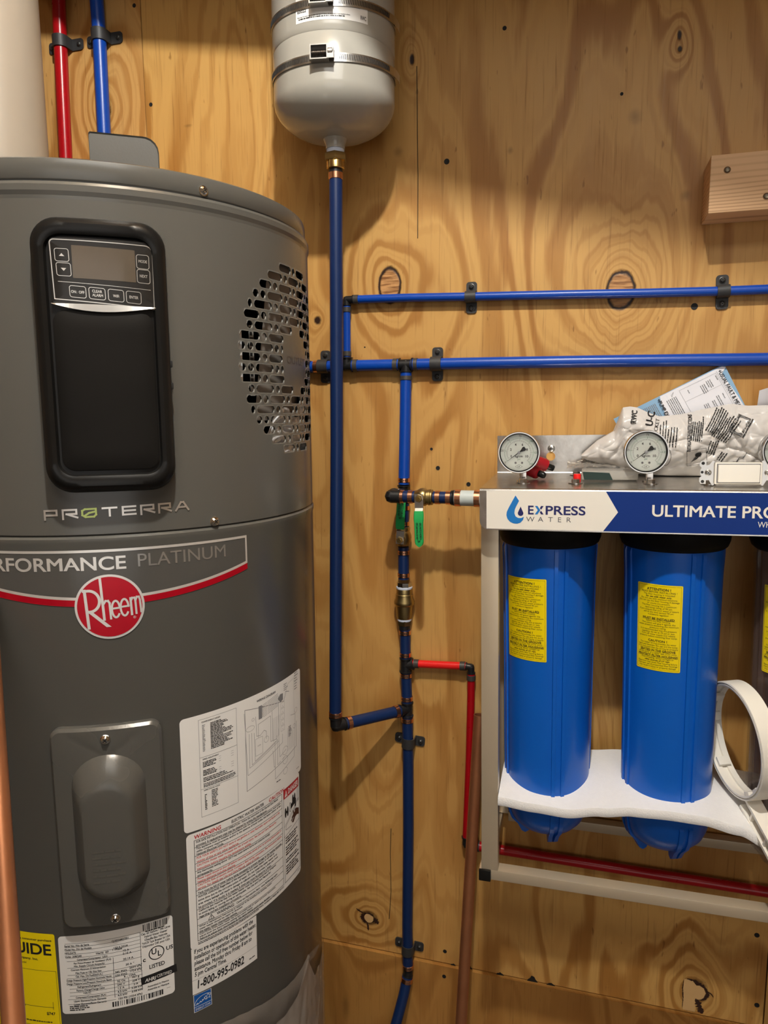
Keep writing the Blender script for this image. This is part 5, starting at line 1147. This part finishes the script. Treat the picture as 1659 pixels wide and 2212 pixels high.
# housings
HB = [(.0845, -.1105), (.0842, -.125), (.0825, -.16), (.0802, -.35), (.0785, -.57), (.0776, -.615), (.0748, -.635), (.0685, -.651), (.057, -.664), (.040, -.672), (.02, -.676), (.001, -.677)]
def hr(z):
    for (r0, z0), (r1, z1) in zip(HB, HB[1:]):
        if z1 <= z <= z0: return r0+(r1-r0)*(z-z0)/(z1-z0)
    return .08
def hlabel(x, ax, parent, corners):
    q = Quad(*[(a, z, 0) for a, z in corners], fn=lambda p, d: Vector((x+(hr(p.y)+.0002+d)*math.cos(R_(p.x)), HY+(hr(p.y)+.0002+d)*math.sin(R_(p.x)), p.y)), w=R_(corners[1][0]-corners[0][0])*.081, h=corners[0][1]-corners[3][1])
    mb = MB(); backing(mb, q, 0, .002, .0003, 14); W, H = q.w, q.h; D = .0006
    frame(mb, q, .0025, W-.0025, .0025, H-.0025, .0003, 1, D)
    y = H*.945; T = lambda s, h, w, st='n', u=False: None
    L = [('ATTENTION !', .0048, .52, 'b', 0), ('READ BEFORE INSTALLING !', .0035, .78, 'n', 0), ('The filter housing is intended', .0031, .68, 'n', 0), ('for use with water only.', .0031, .56, 'b', 0), ('Do not use with chemical solutions.', .0031, .80, 'n', 0), ('Do not use this filter housing if damage', .0031, .88, 'n', 0), ('or cracks are present.', .0031, .50, 'n', 0), ('This filter housing has a maximum', .0031, .76, 'n', 0), ('operating rating of 90 psi.', .0031, .60, 'n', 0), ('If you suspect that your water pressure', .0031, .86, 'n', 0), ('will at any time exceed 90 psi,', .0031, .66, 'n', 0), ('a pressure regulator', .0031, .45, 'n', 0), None,
         ('MUST BE INSTALLED', .0042, .70, 'b', 1), ('before the filter housing.', .0031, .54, 'n', 0), ('This action will guard against the', .0031, .74, 'n', 0), ('water pressure exceeding the maximum', .0031, .88, 'n', 0), ('pressure rating.', .0031, .36, 'n', 0), ('It is recommended that the pressure', .0031, .80, 'n', 0), ('regulator be set at 70 psi or less.', .0031, .74, 'n', 0), ('Turn off water supply and relieve', .0031, .74, 'n', 0), ('pressure before removing filter sump.', .0031, .84, 'n', 0), None,
         ('CAUTION !', .0044, .42, 'b', 0), ('The rubber O-ring provides the water', .0031, .80, 'n', 0), ('tight seal between the cap and the sump.', .0031, .88, 'n', 0), ('It is important that the O-ring be properly', .0031, .88, 'n', 0), ('SEATED IN THE GROOVE', .0042, .78, 'b', 1), ('of the sump or a water leak could occur.', .0031, .86, 'n', 0), ('PROTECT FILTER HOUSINGS', .0042, .88, 'b', 1), ('from freezing, direct sunlight or', .0031, .72, 'n', 0), ('other sources of UV rays.', .0031, .56, 'b', 0), ('Exposure may cause filter housing failure.', .0031, .88, 'n', 0), ('Improper use of pressurized filter housings', .0031, .88, 'n', 0), ('may result in injury or property damage.', .0031, .84, 'n', 0)]
    tot = sum((.0025 if l is None else l[1]*1.36) for l in L); k = (H-.010)/tot; y = H-.0045
    for l in L:
        if l is None: y -= .0025*k; continue
        s, h, w, st, u = l; y -= h*1.36*k
        text(mb, q, s, W/2, y, h*k*.92, 1, al='C', w=W*w, st=st, d=D)
        if u: line(mb, q, [(W*(.5-w/2), y-.0006), (W*(.5+w/2), y-.0006)], .0004, 1, D)
    mb.build('warning_sticker', [M_yel, M_lblp], parent, recalc=False)
def housing(x, base, lab, clear=False):
    mb = MB(); mb.lathe(HB, (x, HY, 0), (0, 0, 1), 0, 72, cap=True)
    if True:
        for pc in range(4):
            for da in (-6.2, 6.2):
                a = R_(base+90*pc+da); c, s = math.cos(a), math.sin(a); tg = Vector((-s, c, 0)); Z = [-.1120, -.118]+[-.16, -.25, -.35, -.5, -.59]; loops = []
                for z in Z:
                    r = hr(z); e = .0030 if z > -.58 else .0024
                    if z > -.115: e = .0006
                    loops.append([Vector((x, HY, z))+Vector((c, s, 0))*(r-.002)-tg*.0042, Vector((x, HY, z))+Vector((c, s, 0))*(r+e)-tg*.0032, Vector((x, HY, z))+Vector((c, s, 0))*(r+e)+tg*.0032, Vector((x, HY, z))+Vector((c, s, 0))*(r-.002)+tg*.0042])
                mb.loft(loops, 0, True, True)
                # fin under the base
                P = [(.072, -.600), (.0805, -.612), (.0775, -.638), (.0710, -.655), (.059, -.668), (.051, -.683), (.044, -.6875), (.037, -.6845), (.033, -.674), (.02, -.655)]
                v = [Vector((x, HY, z))+Vector((c, s, 0))*r+tg*t for t in (-.0038, .0038) for r, z in P]; n = len(P)
                mb.add(v, [tuple(range(n))[::-1], tuple(range(n, 2*n))]+[(i, (i+1) % n, n+(i+1) % n, n+i) for i in range(n)])
    h = mb.build('filter_housing', M_clear if clear else M_bhous, fs, angle=40)
    if clear:
        mb = MB(); mb.lathe([(.0795, -.112), (.0775, -.16), (.0755, -.35), (.0738, -.56), (.066, -.606), (.04, -.632), (.002, -.638)][::-1], (x, HY, 0), (0, 0, 1), 0, 64); mb.build('housing_inner_wall', M_clear, h)
        mb = MB(); mb.lathe([(.020, -.60), (.046, -.60), (.047, -.595), (.047, -.135), (.046, -.13), (.02, -.13)], (x, HY, 0), (0, 0, 1), 0, 40); mb.build('filter_cartridge', M_cart, h)
    mb = MB(); mb.lathe([(.060, -.0016), (.088, -.004), (.0925, -.020), (.0930, -.085), (.0920, -.098), (.0885, -.1075), (.0830, -.1125)], (x, HY, 0), (0, 0, 1), 0, 72, cap=True)
    for k in range(24):
        a = R_(15*k); c, s = math.cos(a), math.sin(a); mb.obox((x+.0925*c, HY+.0925*s, -.052), (-.0028*s, .0028*c, 0), (.0018*c, .0018*s, 0), (0, 0, .030))
    mb.build('housing_cap', M_blk2, h)
    hlabel(x, base, h, lab)
    return h
housing(FH[0], -73, [(-150.2, -.1688), (-90.6, -.1655), (-89.4, -.3180), (-148.6, -.3205)])
housing(FH[1], -68, [(-138.0, -.1676), (-84.4, -.1673), (-84.2, -.3198), (-137.6, -.3210)])
housing(FH[2], -70, [(-153.4, -.1682), (-95.0, -.1670), (-95.0, -.3190), (-152.6, -.3195)], True)
# gauges
def gauge(x, part_of):
    y, zc, r = -.158, .0552, .0378; c = Vector((x, y, zc)); N = Vector((.10, -1, .05)).normalized(); up_ = Vector((0, 0, 1)); S = up_.cross(N).normalized()*1; S = Vector((1, .10, 0)).normalized(); Uv = N.cross(S)*-1
    Uv = (up_-N*up_.dot(N)).normalized(); S = Uv.cross(N).normalized()
    if S.x < 0: S = -S
    mb = MB(); mb.lathe([(r*.55, -.024), (r*.90, -.0235), (r*.935, -.020), (r*.94, -.006), (r*.985, -.005), (r, -.002), (r, .0045), (r*.97, .0075), (r*.925, .0075), (r*.885, .0045), (r*.875, .001)], c, N, 0, 64, cap=True); g = mb.build('pressure_gauge', M_gchr, part_of, angle=30)
    mb = MB(); mb.lathe([(r*.88, .0008), (r*.88, .0014)], c, N, 0, 48)
    R0 = r*.88; q = Quad(c-S*R0+Uv*R0+N*.0014, c+S*R0+Uv*R0+N*.0014, c+S*R0-Uv*R0+N*.0014, c-S*R0-Uv*R0+N*.0014); m = R0; D = .0002
    pol = lambda rad, a: (m+rad*math.cos(R_(a)), m+rad*math.sin(R_(a)))
    A0, A1 = 216, -44
    for i in range(61):
        a = A0+(A1-A0)*i/60; big = i % 10 == 0; line(mb, q, [pol(R0*.80, a), pol(R0*(.70 if big else .74), a)], .00035 if not big else .0005, 2, D)
        if i <= 54: a = A0-8+(A1-A0+8)*i/54; line(mb, q, [pol(R0*.67, a), pol(R0*(.58 if i % 10 == 0 else .62), a)], .00035, 1, D)
    for s, i in (('0', 0), ('25', 1), ('50', 2), ('75', 3), ('100', 4), ('125', 5), ('150', 6)):
        X, Y = pol(R0*.90, A0+(A1-A0)*i/6); text(mb, q, s, X, Y-.0016, .0034, 2 if i > 3 else 1, al='C', d=D)
    for s, i in (('0', 0), ('2', 1), ('4', 2), ('6', 3), ('8', 4), ('10', 5)):
        X, Y = pol(R0*.46, A0-10+(A1-A0+10)*i/5.35); text(mb, q, s, X, Y-.0018, .0042, 1, al='C', st='b', d=D)
    text(mb, q, 'kg/cm\u00b2'.replace('\u00b2', ''), m, m-.0085, .0040, 1, al='C', st='b', d=D); text(mb, q, 'psi', m, m-.0132, .0030, 2, al='C', d=D)
    for sx in (-1, 1):
        poly(mb, q, arc(m+sx*.0058, m-.0185, .0019, .0019, 0, 360, 14)[:-1], 3, D)
    line(mb, q, [(m, m-.0215), (m+.0065, m-.0255), (m, m-.0290), (m-.0065, m-.0255)], .0003, 1, D, True); text(mb, q, 'LR', m, m-.0268, .0028, 1, al='C', d=D)
    mb.build('dial', [M_dial, M_lblp, mat('dial_green', lin(40, 120, 84), .5) if 'dial_green' not in bpy.data.materials else bpy.data.materials['dial_green'], M_lblg], g, recalc=False)
    mb = MB(); dr = math.radians(216); e = (math.cos(dr), math.sin(dr)); nrm = (-e[1], e[0]); P = lambda t, w: (m+e[0]*t+nrm[0]*w, m+e[1]*t+nrm[1]*w)
    poly(mb, q, [P(R0*.86, 0), P(R0*.0, .0009), P(-R0*.20, .0012), P(-R0*.20, -.0012), P(0, -.0009)], 0, .0022); poly(mb, q, [P(-R0*.12, .0012), P(-R0*.34, .0042), P(-R0*.42, .0030), P(-R0*.42, -.0030), P(-R0*.34, -.0042), P(-R0*.12, -.0012)], 0, .0022)
    mb.lathe([(.0026, .0014), (.0026, .0034), (.0018, .0038)], c+N*.0014, N, 1, 16); mb.build('needle', [M_lblp, M_lblg], g, recalc=False)
    mb = MB(); mb.lathe([(r*.905, .0080), (r*.885, .0082), (r*.868, .0052), (r*.868, .0016)], c, N, 0, 56, cap=False); mb.build('gauge_gasket', M_dkgap, g, recalc=False)
    mb = MB(); mb.lathe([(r*.885, .0040), (r*.885, .0048)], c, N, 0, 48); mb.build('gauge_glass', mat('gauge_glass', (1, 1, 1), .02, trans=1., ior=1.12) if 'gauge_glass' not in bpy.data.materials else bpy.data.materials['gauge_glass'], g)
    mb = MB(); mb.box(x+.001, x+.0095+.004, y+.001, y+.014, .002, .022, 0, .001); mb.lathe([(.0105, .0016), (.0105, .0045), (.0085, .005)], (x+.006, y+.007, 0), (0, 0, 1), 0, 6); mb.build('gauge_stem', M_steel, g)
for x in (.0570, .2742, .4905): gauge(x, fs)
for xh in FH:
    for dx in (-.0455, .0455):
        for y in (-.178, -.048):
            if y > -.1 and xh > .2: continue
            x = xh+dx; mb = MB(); z = zs(y)
            mb.lathe([(.0125, z), (.0125, z+.0012), (.0115, z+.0014)], (x, y, 0), (0, 0, 1), 0, 28); mb.lathe([(.0068, z+.0014), (.0072, z+.002), (.0072, z+.0068), (.0062, z+.0078)], (x, y, 0), (0, 0, 1), 0, 6); mb.build('cap_bolt', M_steel, fs)

# ------------------------------------------------------------------ loose things on and in the stand
def foam():
    FX = [(.030, -.590), (.093, -.5956), (.150, -.5985), (.2125, -.5875), (.266, -.5795), (.326, -.5775), (.377, -.5785), (.4346, -.588), (.477, -.605), (.56, -.632), (.63, -.66)]
    BX = [(.03, -.575), (.19, -.574), (.255, -.567), (.449, -.581), (.49, -.584), (.63, -.61)]
    def it(P, x):
        for (a, b), (c, d) in zip(P, P[1:]):
            if a <= x <= c: t = (x-a)/(c-a); t = t*t*(3-2*t); return b+(d-b)*t
        return P[-1][1] if x > P[-1][0] else P[0][1]
    t = fthing('foam_sheet', None, 'white foam packing sheet pushed up around the blue filter housings', 'foam')
    X = lambda a: .0295+.595*a; Yf = lambda b, x: -.236+.196*b+.002*math.sin(x*9)
    def top(a, b): x = X(a); return (x, Yf(b, x), it(FX, x)*(1-b)+it(BX, x)*b+.017+.006*math.sin(math.pi*b)*1.0)
    def bot(a, b): p = top(a, b); return (p[0], p[1], p[2]-.017)
    sk = lambda a, b: any(math.hypot(X(a)-x, -.236+.196*b-HY) < .074 for x in FH)
    mb = MB(); mb.grid(top, 120, 44, 0, sk); mb.grid(bot, 120, 44, 0, sk)
    for i in range(120):
        for b in (0, 1):
            A, B_, C_, D_ = top(i/120, b), top((i+1)/120, b), bot((i+1)/120, b), bot(i/120, b); o = .003 if b == 0 else -.003
            m1 = (A[0], A[1]-o, (A[2]+D_[2])/2); m2 = (B_[0], B_[1]-o, (B_[2]+C_[2])/2); mb.add([A, B_, m2, m1, C_, D_], [(0, 1, 2, 3), (3, 2, 4, 5)])
    for j in range(44):
        for a in (0, 1): mb.add([top(a, j/44), top(a, (j+1)/44), bot(a, (j+1)/44), bot(a, j/44)], [(0, 1, 2, 3)])
    mb.build('foam_body', M_foam, t, angle=45)
foam()
def wrench():
    t = fthing('filter_wrench', None, 'white plastic ring wrench leaning between the second blue housing and the clear housing', 'wrench')
    c = Vector((.443, -.165, -.448)); n = Vector((-.95, -.31, -.05)).normalized(); zz = Vector((.05, 0, 1)); zz = (zz-n*zz.dot(n)).normalized(); s = n.cross(zz).normalized()
    if s.y > 0: s = -s
    Ro, Ri = .1005, .0925; mb = MB(); N = 80
    prof = [(Ri+.003, -.016), (Ri, -.0155), (Ri, -.005), (Ri+.0035, -.004), (Ri+.0035, .004), (Ri, .005), (Ri, .0155), (Ri+.003, .016), (Ri+.0035, .0125), (Ro-.0030, .0125), (Ro-.0022, .016), (Ro, .0150), (Ro, -.0150), (Ro-.002, -.016)]
    loops = []
    for k in range(N+1):
        a = 2*math.pi*k/N; d = s*math.cos(a)+zz*math.sin(a); loops.append([c+d*r+n*h for r, h in prof])
    mb.loft(loops, 0, False, False); mb.build('wrench_ring', M_wht, t)
    for a in (58, 178, 150, 232, 298, 318):
        d = s*math.cos(R_(a))+zz*math.sin(R_(a)); tg = n.cross(d); mb = MB(); mb.obox(c+d*(Ri-.003), tg*.0080, n*.011, d*.0038, 0, .001); mb.build('ring_lug', M_wht, t)
    dv_ = (s*.90-zz*.44).normalized(); sd = dv_.cross(n).normalized(); p0 = c+s*.030-zz*.099
    mb = MB()
    for off, w in ((-.013, .0028), (.013, .0028)): mb.obox(p0+sd*off+dv_*.095, dv_*.095, n*.0125, sd*w)
    mb.obox(p0+dv_*.095, dv_*.095, n*.002, sd*.013); mb.obox(p0+dv_*.19, dv_*.004, n*.0125, sd*.0158)
    for k in range(4): mb.obox(p0+dv_*(.03+.045*k), dv_*.002, n*.011, sd*.013)
    mb.build('wrench_handle', M_wht, t)
wrench()
def bagf():
    TP = [(.166, .045), (.194, .071), (.2255, .090), (.2392, .1329), (.252, .1345), (.2645, .1323), (.285, .122), (.304, .1151), (.342, .1184), (.38, .127), (.424, .1352), (.4498, .1315), (.52, .132), (.60, .11)]
    BT = [(.166, .041), (.174, .036), (.203, .0285), (.24, .0195), (.2676, .010), (.3152, .0065), (.377, .006), (.60, .006)]
    def it(P, x):
        for (a, b), (c, d) in zip(P, P[1:]):
            if a <= x <= c: return b+(d-b)*(x-a)/(c-a)
        return P[-1][1]
    def yf(x, z):
        lo, hi = it(BT, x), it(TP, x); b = min(1, max(0, (z-lo)/max(.002, hi-lo))); a = (x-.166)/.434
        bulge = (math.sin(math.pi*min(1, b*.92+.04))**.6)*(.012+.034*min(1, a*3.2))
        p = Vector((x*16, 0, z*16)); w = .010*mnoise.noise(p)+.0055*mnoise.noise(p*2.6+Vector((3, 1, 7)))
        w += .0085*abs(mnoise.noise(Vector((x*22+z*14, 4, z*9-x*6))))+.0060*abs(mnoise.noise(Vector((x*50-z*30, 9, z*26+x*20))))
        v1 = mnoise.voronoi(Vector((x*13+.4*mnoise.noise(p), z*17, 1)))[0]; v2 = mnoise.voronoi(Vector((x*31, z*36+x*9, 5)))[0]
        w += -.0065*math.exp(-9*(v1[1]-v1[0]))+.003*v1[0]-.0020*math.exp(-6*(v2[1]-v2[0]))
        return -.052-bulge-w*min(1, b*4, (1-b)*4+.2)
    t = fthing('poly_bag', None, 'crumpled white plastic parts bag with printed instructions lying on the filter shelf', 'bag')
    mb = MB(); X = lambda a: .166+.434*a
    def fr(a, b): x = X(a); lo, hi = it(BT, x), it(TP, x); z = lo+(hi-lo)*b; return (x, yf(x, z), z)
    def bk(a, b): x = X(a); lo, hi = it(BT, x), it(TP, x); z = lo+(hi-lo)*b; return (x, -.034-.012*math.sin(math.pi*b), z)
    mb.grid(fr, 260, 100, 0); mb.grid(bk, 60, 12, 0)
    for b in (0, 1):
        for i in range(150): mb.add([fr(i/150, b), fr((i+1)/150, b), bk((i+1)/150, b), bk(i/150, b)], [(0, 1, 2, 3)])
    o = mb.build('bag_body', M_bag, t, angle=50)
    F = lambda p, d: Vector((p.x, yf(p.x, p.y)-.0011-d, p.y))
    def Q(x, z, ang, w, h):
        a = R_(ang); e, u = Vector((math.cos(a), math.sin(a), 0)), Vector((-math.sin(a), math.cos(a), 0)); p = Vector((x, z, 0)); return Quad(p+u*h, p+u*h+e*w, p+e*w, p, fn=F, w=w, h=h)
    mb = MB()
    q = Q(.262, .103, 82, .03, .012); text(mb, q, 'RWC', 0, .001, .0095, 0, w=.024, st='B'); 
    q = Q(.255, .103, 82, .03, .003); greek(mb, q, 0, .024, .001, .003, 1, .0012, 0, 3, 0)
    q = Q(.284, .072, 76, .06, .016); text(mb, q, 'C', .0, .002, .011, 0, st='B', sx=1.); text(mb, q, 'U-C', .026, .001, .0125, 0, w=.027, st='b')
    q = Q(.260, .060, 70, .02, .012); text(mb, q, '3a', .0, .001, .009, 0, st='B')
    q = Q(.295, .070, 78, .05, .008); text(mb, q, 'JACKET', .010, .001, .0062, 0, w=.032)
    q = Q(.353, .052, 86, .085, .010); text(mb, q, 'INSTALLATION INSTRUCTIONS', 0, .001, .0062, 0, w=.066, st='b', shear=.1)
    for x, z, a, w, h, n, sd in ((.330, .060, 84, .046, .032, 7, 5), (.372, .070, 84, .044, .020, 6, 6), (.392, .082, 62, .05, .018, 5, 7), (.412, .066, 60, .055, .030, 8, 8), (.395, .045, 75, .03, .016, 4, 9)):
        q = Q(x, z, a, w, h); greek(mb, q, 0, w, h-.003, h/n, n, .0017, 0, sd, .3, .0004)
    q = Q(.437, .076, 62, .040, .024); bars(mb, q, .0, .036, .0035, .024, 26, 0, 7); greek(mb, q, 0, .036, 0, .003, 1, .002, 0, 12, 0)
    q = Q(.350, .026, 8, .040, .030); frame(mb, q, 0, .034, 0, .028, .0006, 0); 
    for k in range(5): line(mb, q, [(.008+.002*k, .006+.001*k), (.016+.002*k, .016), (.024, .014+.002*k)], .0008, 0)
    poly(mb, q, arc(.020, .018, .006, .004, 0, 360, 14)[:-1], 0, .0005)
    q = Q(.412, .030, 60, .04, .02); greek(mb, q, 0, .022, .014, .004, 3, .0016, 0, 15, .2)
    for k in range(3): line(mb, q, [(.004+.003*k, -.010), (.008+.003*k, -.016), (.016+.003*k, -.014), (.022+.002*k, -.020), (.034, -.020)], .0006, 0)
    q = Q(.318, .030, 88, .04, .014); greek(mb, q, 0, .03, .012, .004, 3, .0012, 0, 16, .3); line(mb, q, arc(.012, .004, .016, .007, 0, 360, 20), .0006, 0)
    mb.build('bag_print', M_lblp, o, recalc=False)
bagf()
def manual():
    t = fthing('instruction_booklet', None, 'folded instruction booklet with blue cover sticking up behind the white bag', 'booklet')
    e1 = Vector((.479, 0, -.878)); e2 = Vector((-.897, 0, -.442)); c0 = Vector((.4165, 0, .2062)); N = Vector((0, -1, 0))
    def pt(a, b, d): p = c0+e1*a+e2*b; return Vector((p.x, -.014-.10*(.21-p.z)*.25-d, p.z))
    mb = MB()
    mb.add([pt(-.002, -.001, 0), pt(.104, .003, 0), pt(.104, .214, 0), pt(.0, .214, 0), pt(-.002, -.001, .0016), pt(.104, .003, .0016), pt(.104, .214, .0016), pt(0, .214, .0016)], [(3, 2, 1, 0), (4, 5, 6, 7), (0, 1, 5, 4), (1, 2, 6, 5), (2, 3, 7, 6), (3, 0, 4, 7)]); mb.build('blue_cover', M_pblue, t, smooth=False)
    mb = MB(); P = [(0, .004), (.004, -.001), (.012, .010), (.06, .005), (.103, .003), (.103, .146), (.03, .128), (.012, .126), (0, .122)]
    n = len(P); mb.add([pt(a, b, .0018) for a, b in P]+[pt(a, b, .0026) for a, b in P], [tuple(range(n))[::-1], tuple(range(n, 2*n))]+[(i, (i+1) % n, n+(i+1) % n, n+i) for i in range(n)])
    q = Quad(pt(0, 0, .0028), pt(.15, 0, .0028), pt(.15, .214, .0028), pt(0, .214, .0028)); W, H = q.w, q.h; D = .0003
    text(mb, q, '+USUAL FAULT & MEASURES', .004, H-.0145, .0066, 1, w=.097, st='b', d=D); line(mb, q, [(.004, H-.0165), (.102, H-.0158)], .0004, 2, D)
    for x, y, w, h, n, sd in ((.01, .022, .010, .008, 1, 3), (.012, .034, .016, .02, 3, 4), (.015, .046, .020, .02, 3, 5), (.045, .026, .012, .02, 1, 12), (.045, .034, .03, .02, 2, 6), (.05, .044, .03, .02, 2, 7), (.05, .056, .035, .02, 3, 8), (.012, .075, .008, .01, 1, 9)): greek(mb, q, x, x+w, H-y, .0034, n, .0012, 2, sd, .3, D)
    frame(mb, q, .006, .100, H-.088, H-.019, .0003, 2, D); line(mb, q, [(.030, H-.088), (.030, H-.019)], .0003, 2, D)
    line(mb, q, [(.004, H-.098), (.008, H-.104), (.000+.011, H-.104)], .0005, 2, D, True); greek(mb, q, .013, .10, H-.099, .0034, 6, .0013, 2, 22, .25, D)
    text(mb, q, '+PUMP EXPLODED VIEW', .003, H-.130, .0066, 1, w=.09, st='b', d=D+.0006); greek(mb, q, .008, .07, H-.137, .0032, 10, .0012, 2, 24, .4, .0004-.0012)
    mb.build('white_page', [M_paper, M_lblp, M_lblg], t, smooth=False, recalc=False)
    q2 = None
manual()
t = fthing('paper_sheet', None, 'white curled paper corner at the right edge behind the bag', 'paper')
mb = MB(); mb.grid(lambda a, b: (.474+.10*a, -.020-.018*math.sin(3*a)*b-.012*b, .128+.055*b*(.55+.45*a)+.01*a), 12, 8, 0); mb.build('sheet', M_paper, t)
# switch
def switch():
    t = fthing('wall_switch', None, 'white rocker light switch with metal strap lying against the shelf front', 'switch')
    y = -.207; z0 = .0025
    mb = MB(); mb.box(.3765, .4470, y-.004, y, z0+.002, z0+.0385, 0, .003); o = mb.build('switch_frame', M_wht, t)
    mb = MB(); mb.box(.3812, .4425, y-.0095, y-.003, z0+.0062, z0+.0345, 0, .0012); mb.build('rocker', M_wht, t)
    mb = MB(); mb.box(.3795, .4440, y-.0045, y-.0039, z0+.0048, z0+.0360, 0); mb.build('rocker_gap', M_lblg, t)
    mb = MB(); mb.box(.378, .446, y, y+.026, z0+.004, z0+.036, 0, .002); mb.build('switch_back', M_blk, t)
    for sg, xb in ((1, .3770), (-1, .4466)):
        mb = MB(); X = lambda d: xb-sg*d
        P = [(0, .001), (0, .0395), (.003, .041), (.008, .034), (.0125, .033), (.0125, .0405), (.020, .0405), (.0225, .037), (.0225, .0325), (.0195, .0290), (.0215, .025), (.0215, .0185), (.0195, .015), (.0225, .0125), (.0225, .0065), (.020, .0025), (.0125, .0025), (.0125, .0085), (.008, .009), (.003, .0)]
        n = len(P); mb.add([(X(a), y+.001, z0+b) for a, b in P]+[(X(a), y+.0025, z0+b) for a, b in P], [tuple(range(n)), tuple(range(2*n-1, n-1, -1))]+[(i, (i+1) % n, n+(i+1) % n, n+i) for i in range(n)])
        for d, b, r in ((.0175, .0365, .0026), (.0175, .0065, .0026), (.0185, .0218, .0022)): mb.lathe([(r, .0), (r, .0006)], (X(d), y+.0010, z0+b), (0, -1, 0), 1, 16)
        s = mb.build('metal_strap', [M_zinc, M_lblp], t, smooth=False); screw(t, (X(.0095), y+.001, z0+.0212), (0, -1, 0), .0042, M_zinc)
switch()
for lb, c, d, r in (('red plastic fitting with black tip behind the first gauge, nearer the wall', (.094, -.082, .029), (.72, .25, -.30), .0125), ('red plastic fitting with black tip beside the first gauge stem', (.081, -.118, .0185), (.74, -.35, -.28), .0125)):
    t = fthing('red_fitting', None, lb, 'fitting'); d = Vector(d).normalized(); c = Vector(c)
    mb = MB(); mb.lathe([(r*.8, -.022), (r, -.019), (r, .006), (r*.9, .010), (r*.5, .012)], c, d, 0, 26); mb.build('red_sleeve', mat('dull_red', lin(150, 18, 30), .4) if 'dull_red' not in bpy.data.materials else bpy.data.materials['dull_red'], t)
    mb = MB(); mb.lathe([(.0055, .010), (.0062, .012), (.0062, .022), (.005, .0245)], c, d, 0, 20); mb.build('black_tip', M_blk, t)
def packs():
    t = fthing('blister_pack', None, 'clear plastic blister pack with dark green card and red cap on the shelf', 'packet')
    mb = MB(); mb.box(.1670, .2640, -.150, -.075, .0050, .0215, 0, .004); mb.build('clear_tray', mat('tray_plastic', lin(190, 186, 178), .2, alpha=.55, bump=.6, bscale=60), t)
    mb = MB(); mb.add([(.172, -.1512, .0060), (.221, -.1512, .0055), (.215, -.1512, .0180), (.1690, -.1512, .0200), (.172, -.148, .0060), (.221, -.148, .0055), (.215, -.148, .0180), (.1690, -.148, .0200)], [(0, 1, 2, 3), (7, 6, 5, 4), (0, 4, 5, 1), (1, 5, 6, 2), (2, 6, 7, 3), (3, 7, 4, 0)]); mb.build('green_card', M_dgrn, t, smooth=False)
    mb = MB(); mb.lathe([(.0062, 0), (.0066, .001), (.0066, .0125), (.0060, .0140)], (.1600, -.160, .003), (0, 0, 1), 0, 24); mb.build('red_cap', M_rpexb, t)
    t = fthing('clear_packet', None, 'crumpled silvery clear packet lying under the tip of the white bag', 'packet')
    mb = MB(); mb.grid(lambda a, b: (.140+.105*a, -.075+.045*b, .020+.010*b+.005*mnoise.noise(Vector((a*5, b*4, 1)))+.003*mnoise.noise(Vector((a*14, b*12, 3)))+.004*math.sin(3*a)), 40, 18, 0); mb.build('packet_film', mat('packet_film', lin(150, 144, 136), .25, metal=.3, alpha=.7), t, recalc=False, angle=25)
packs()
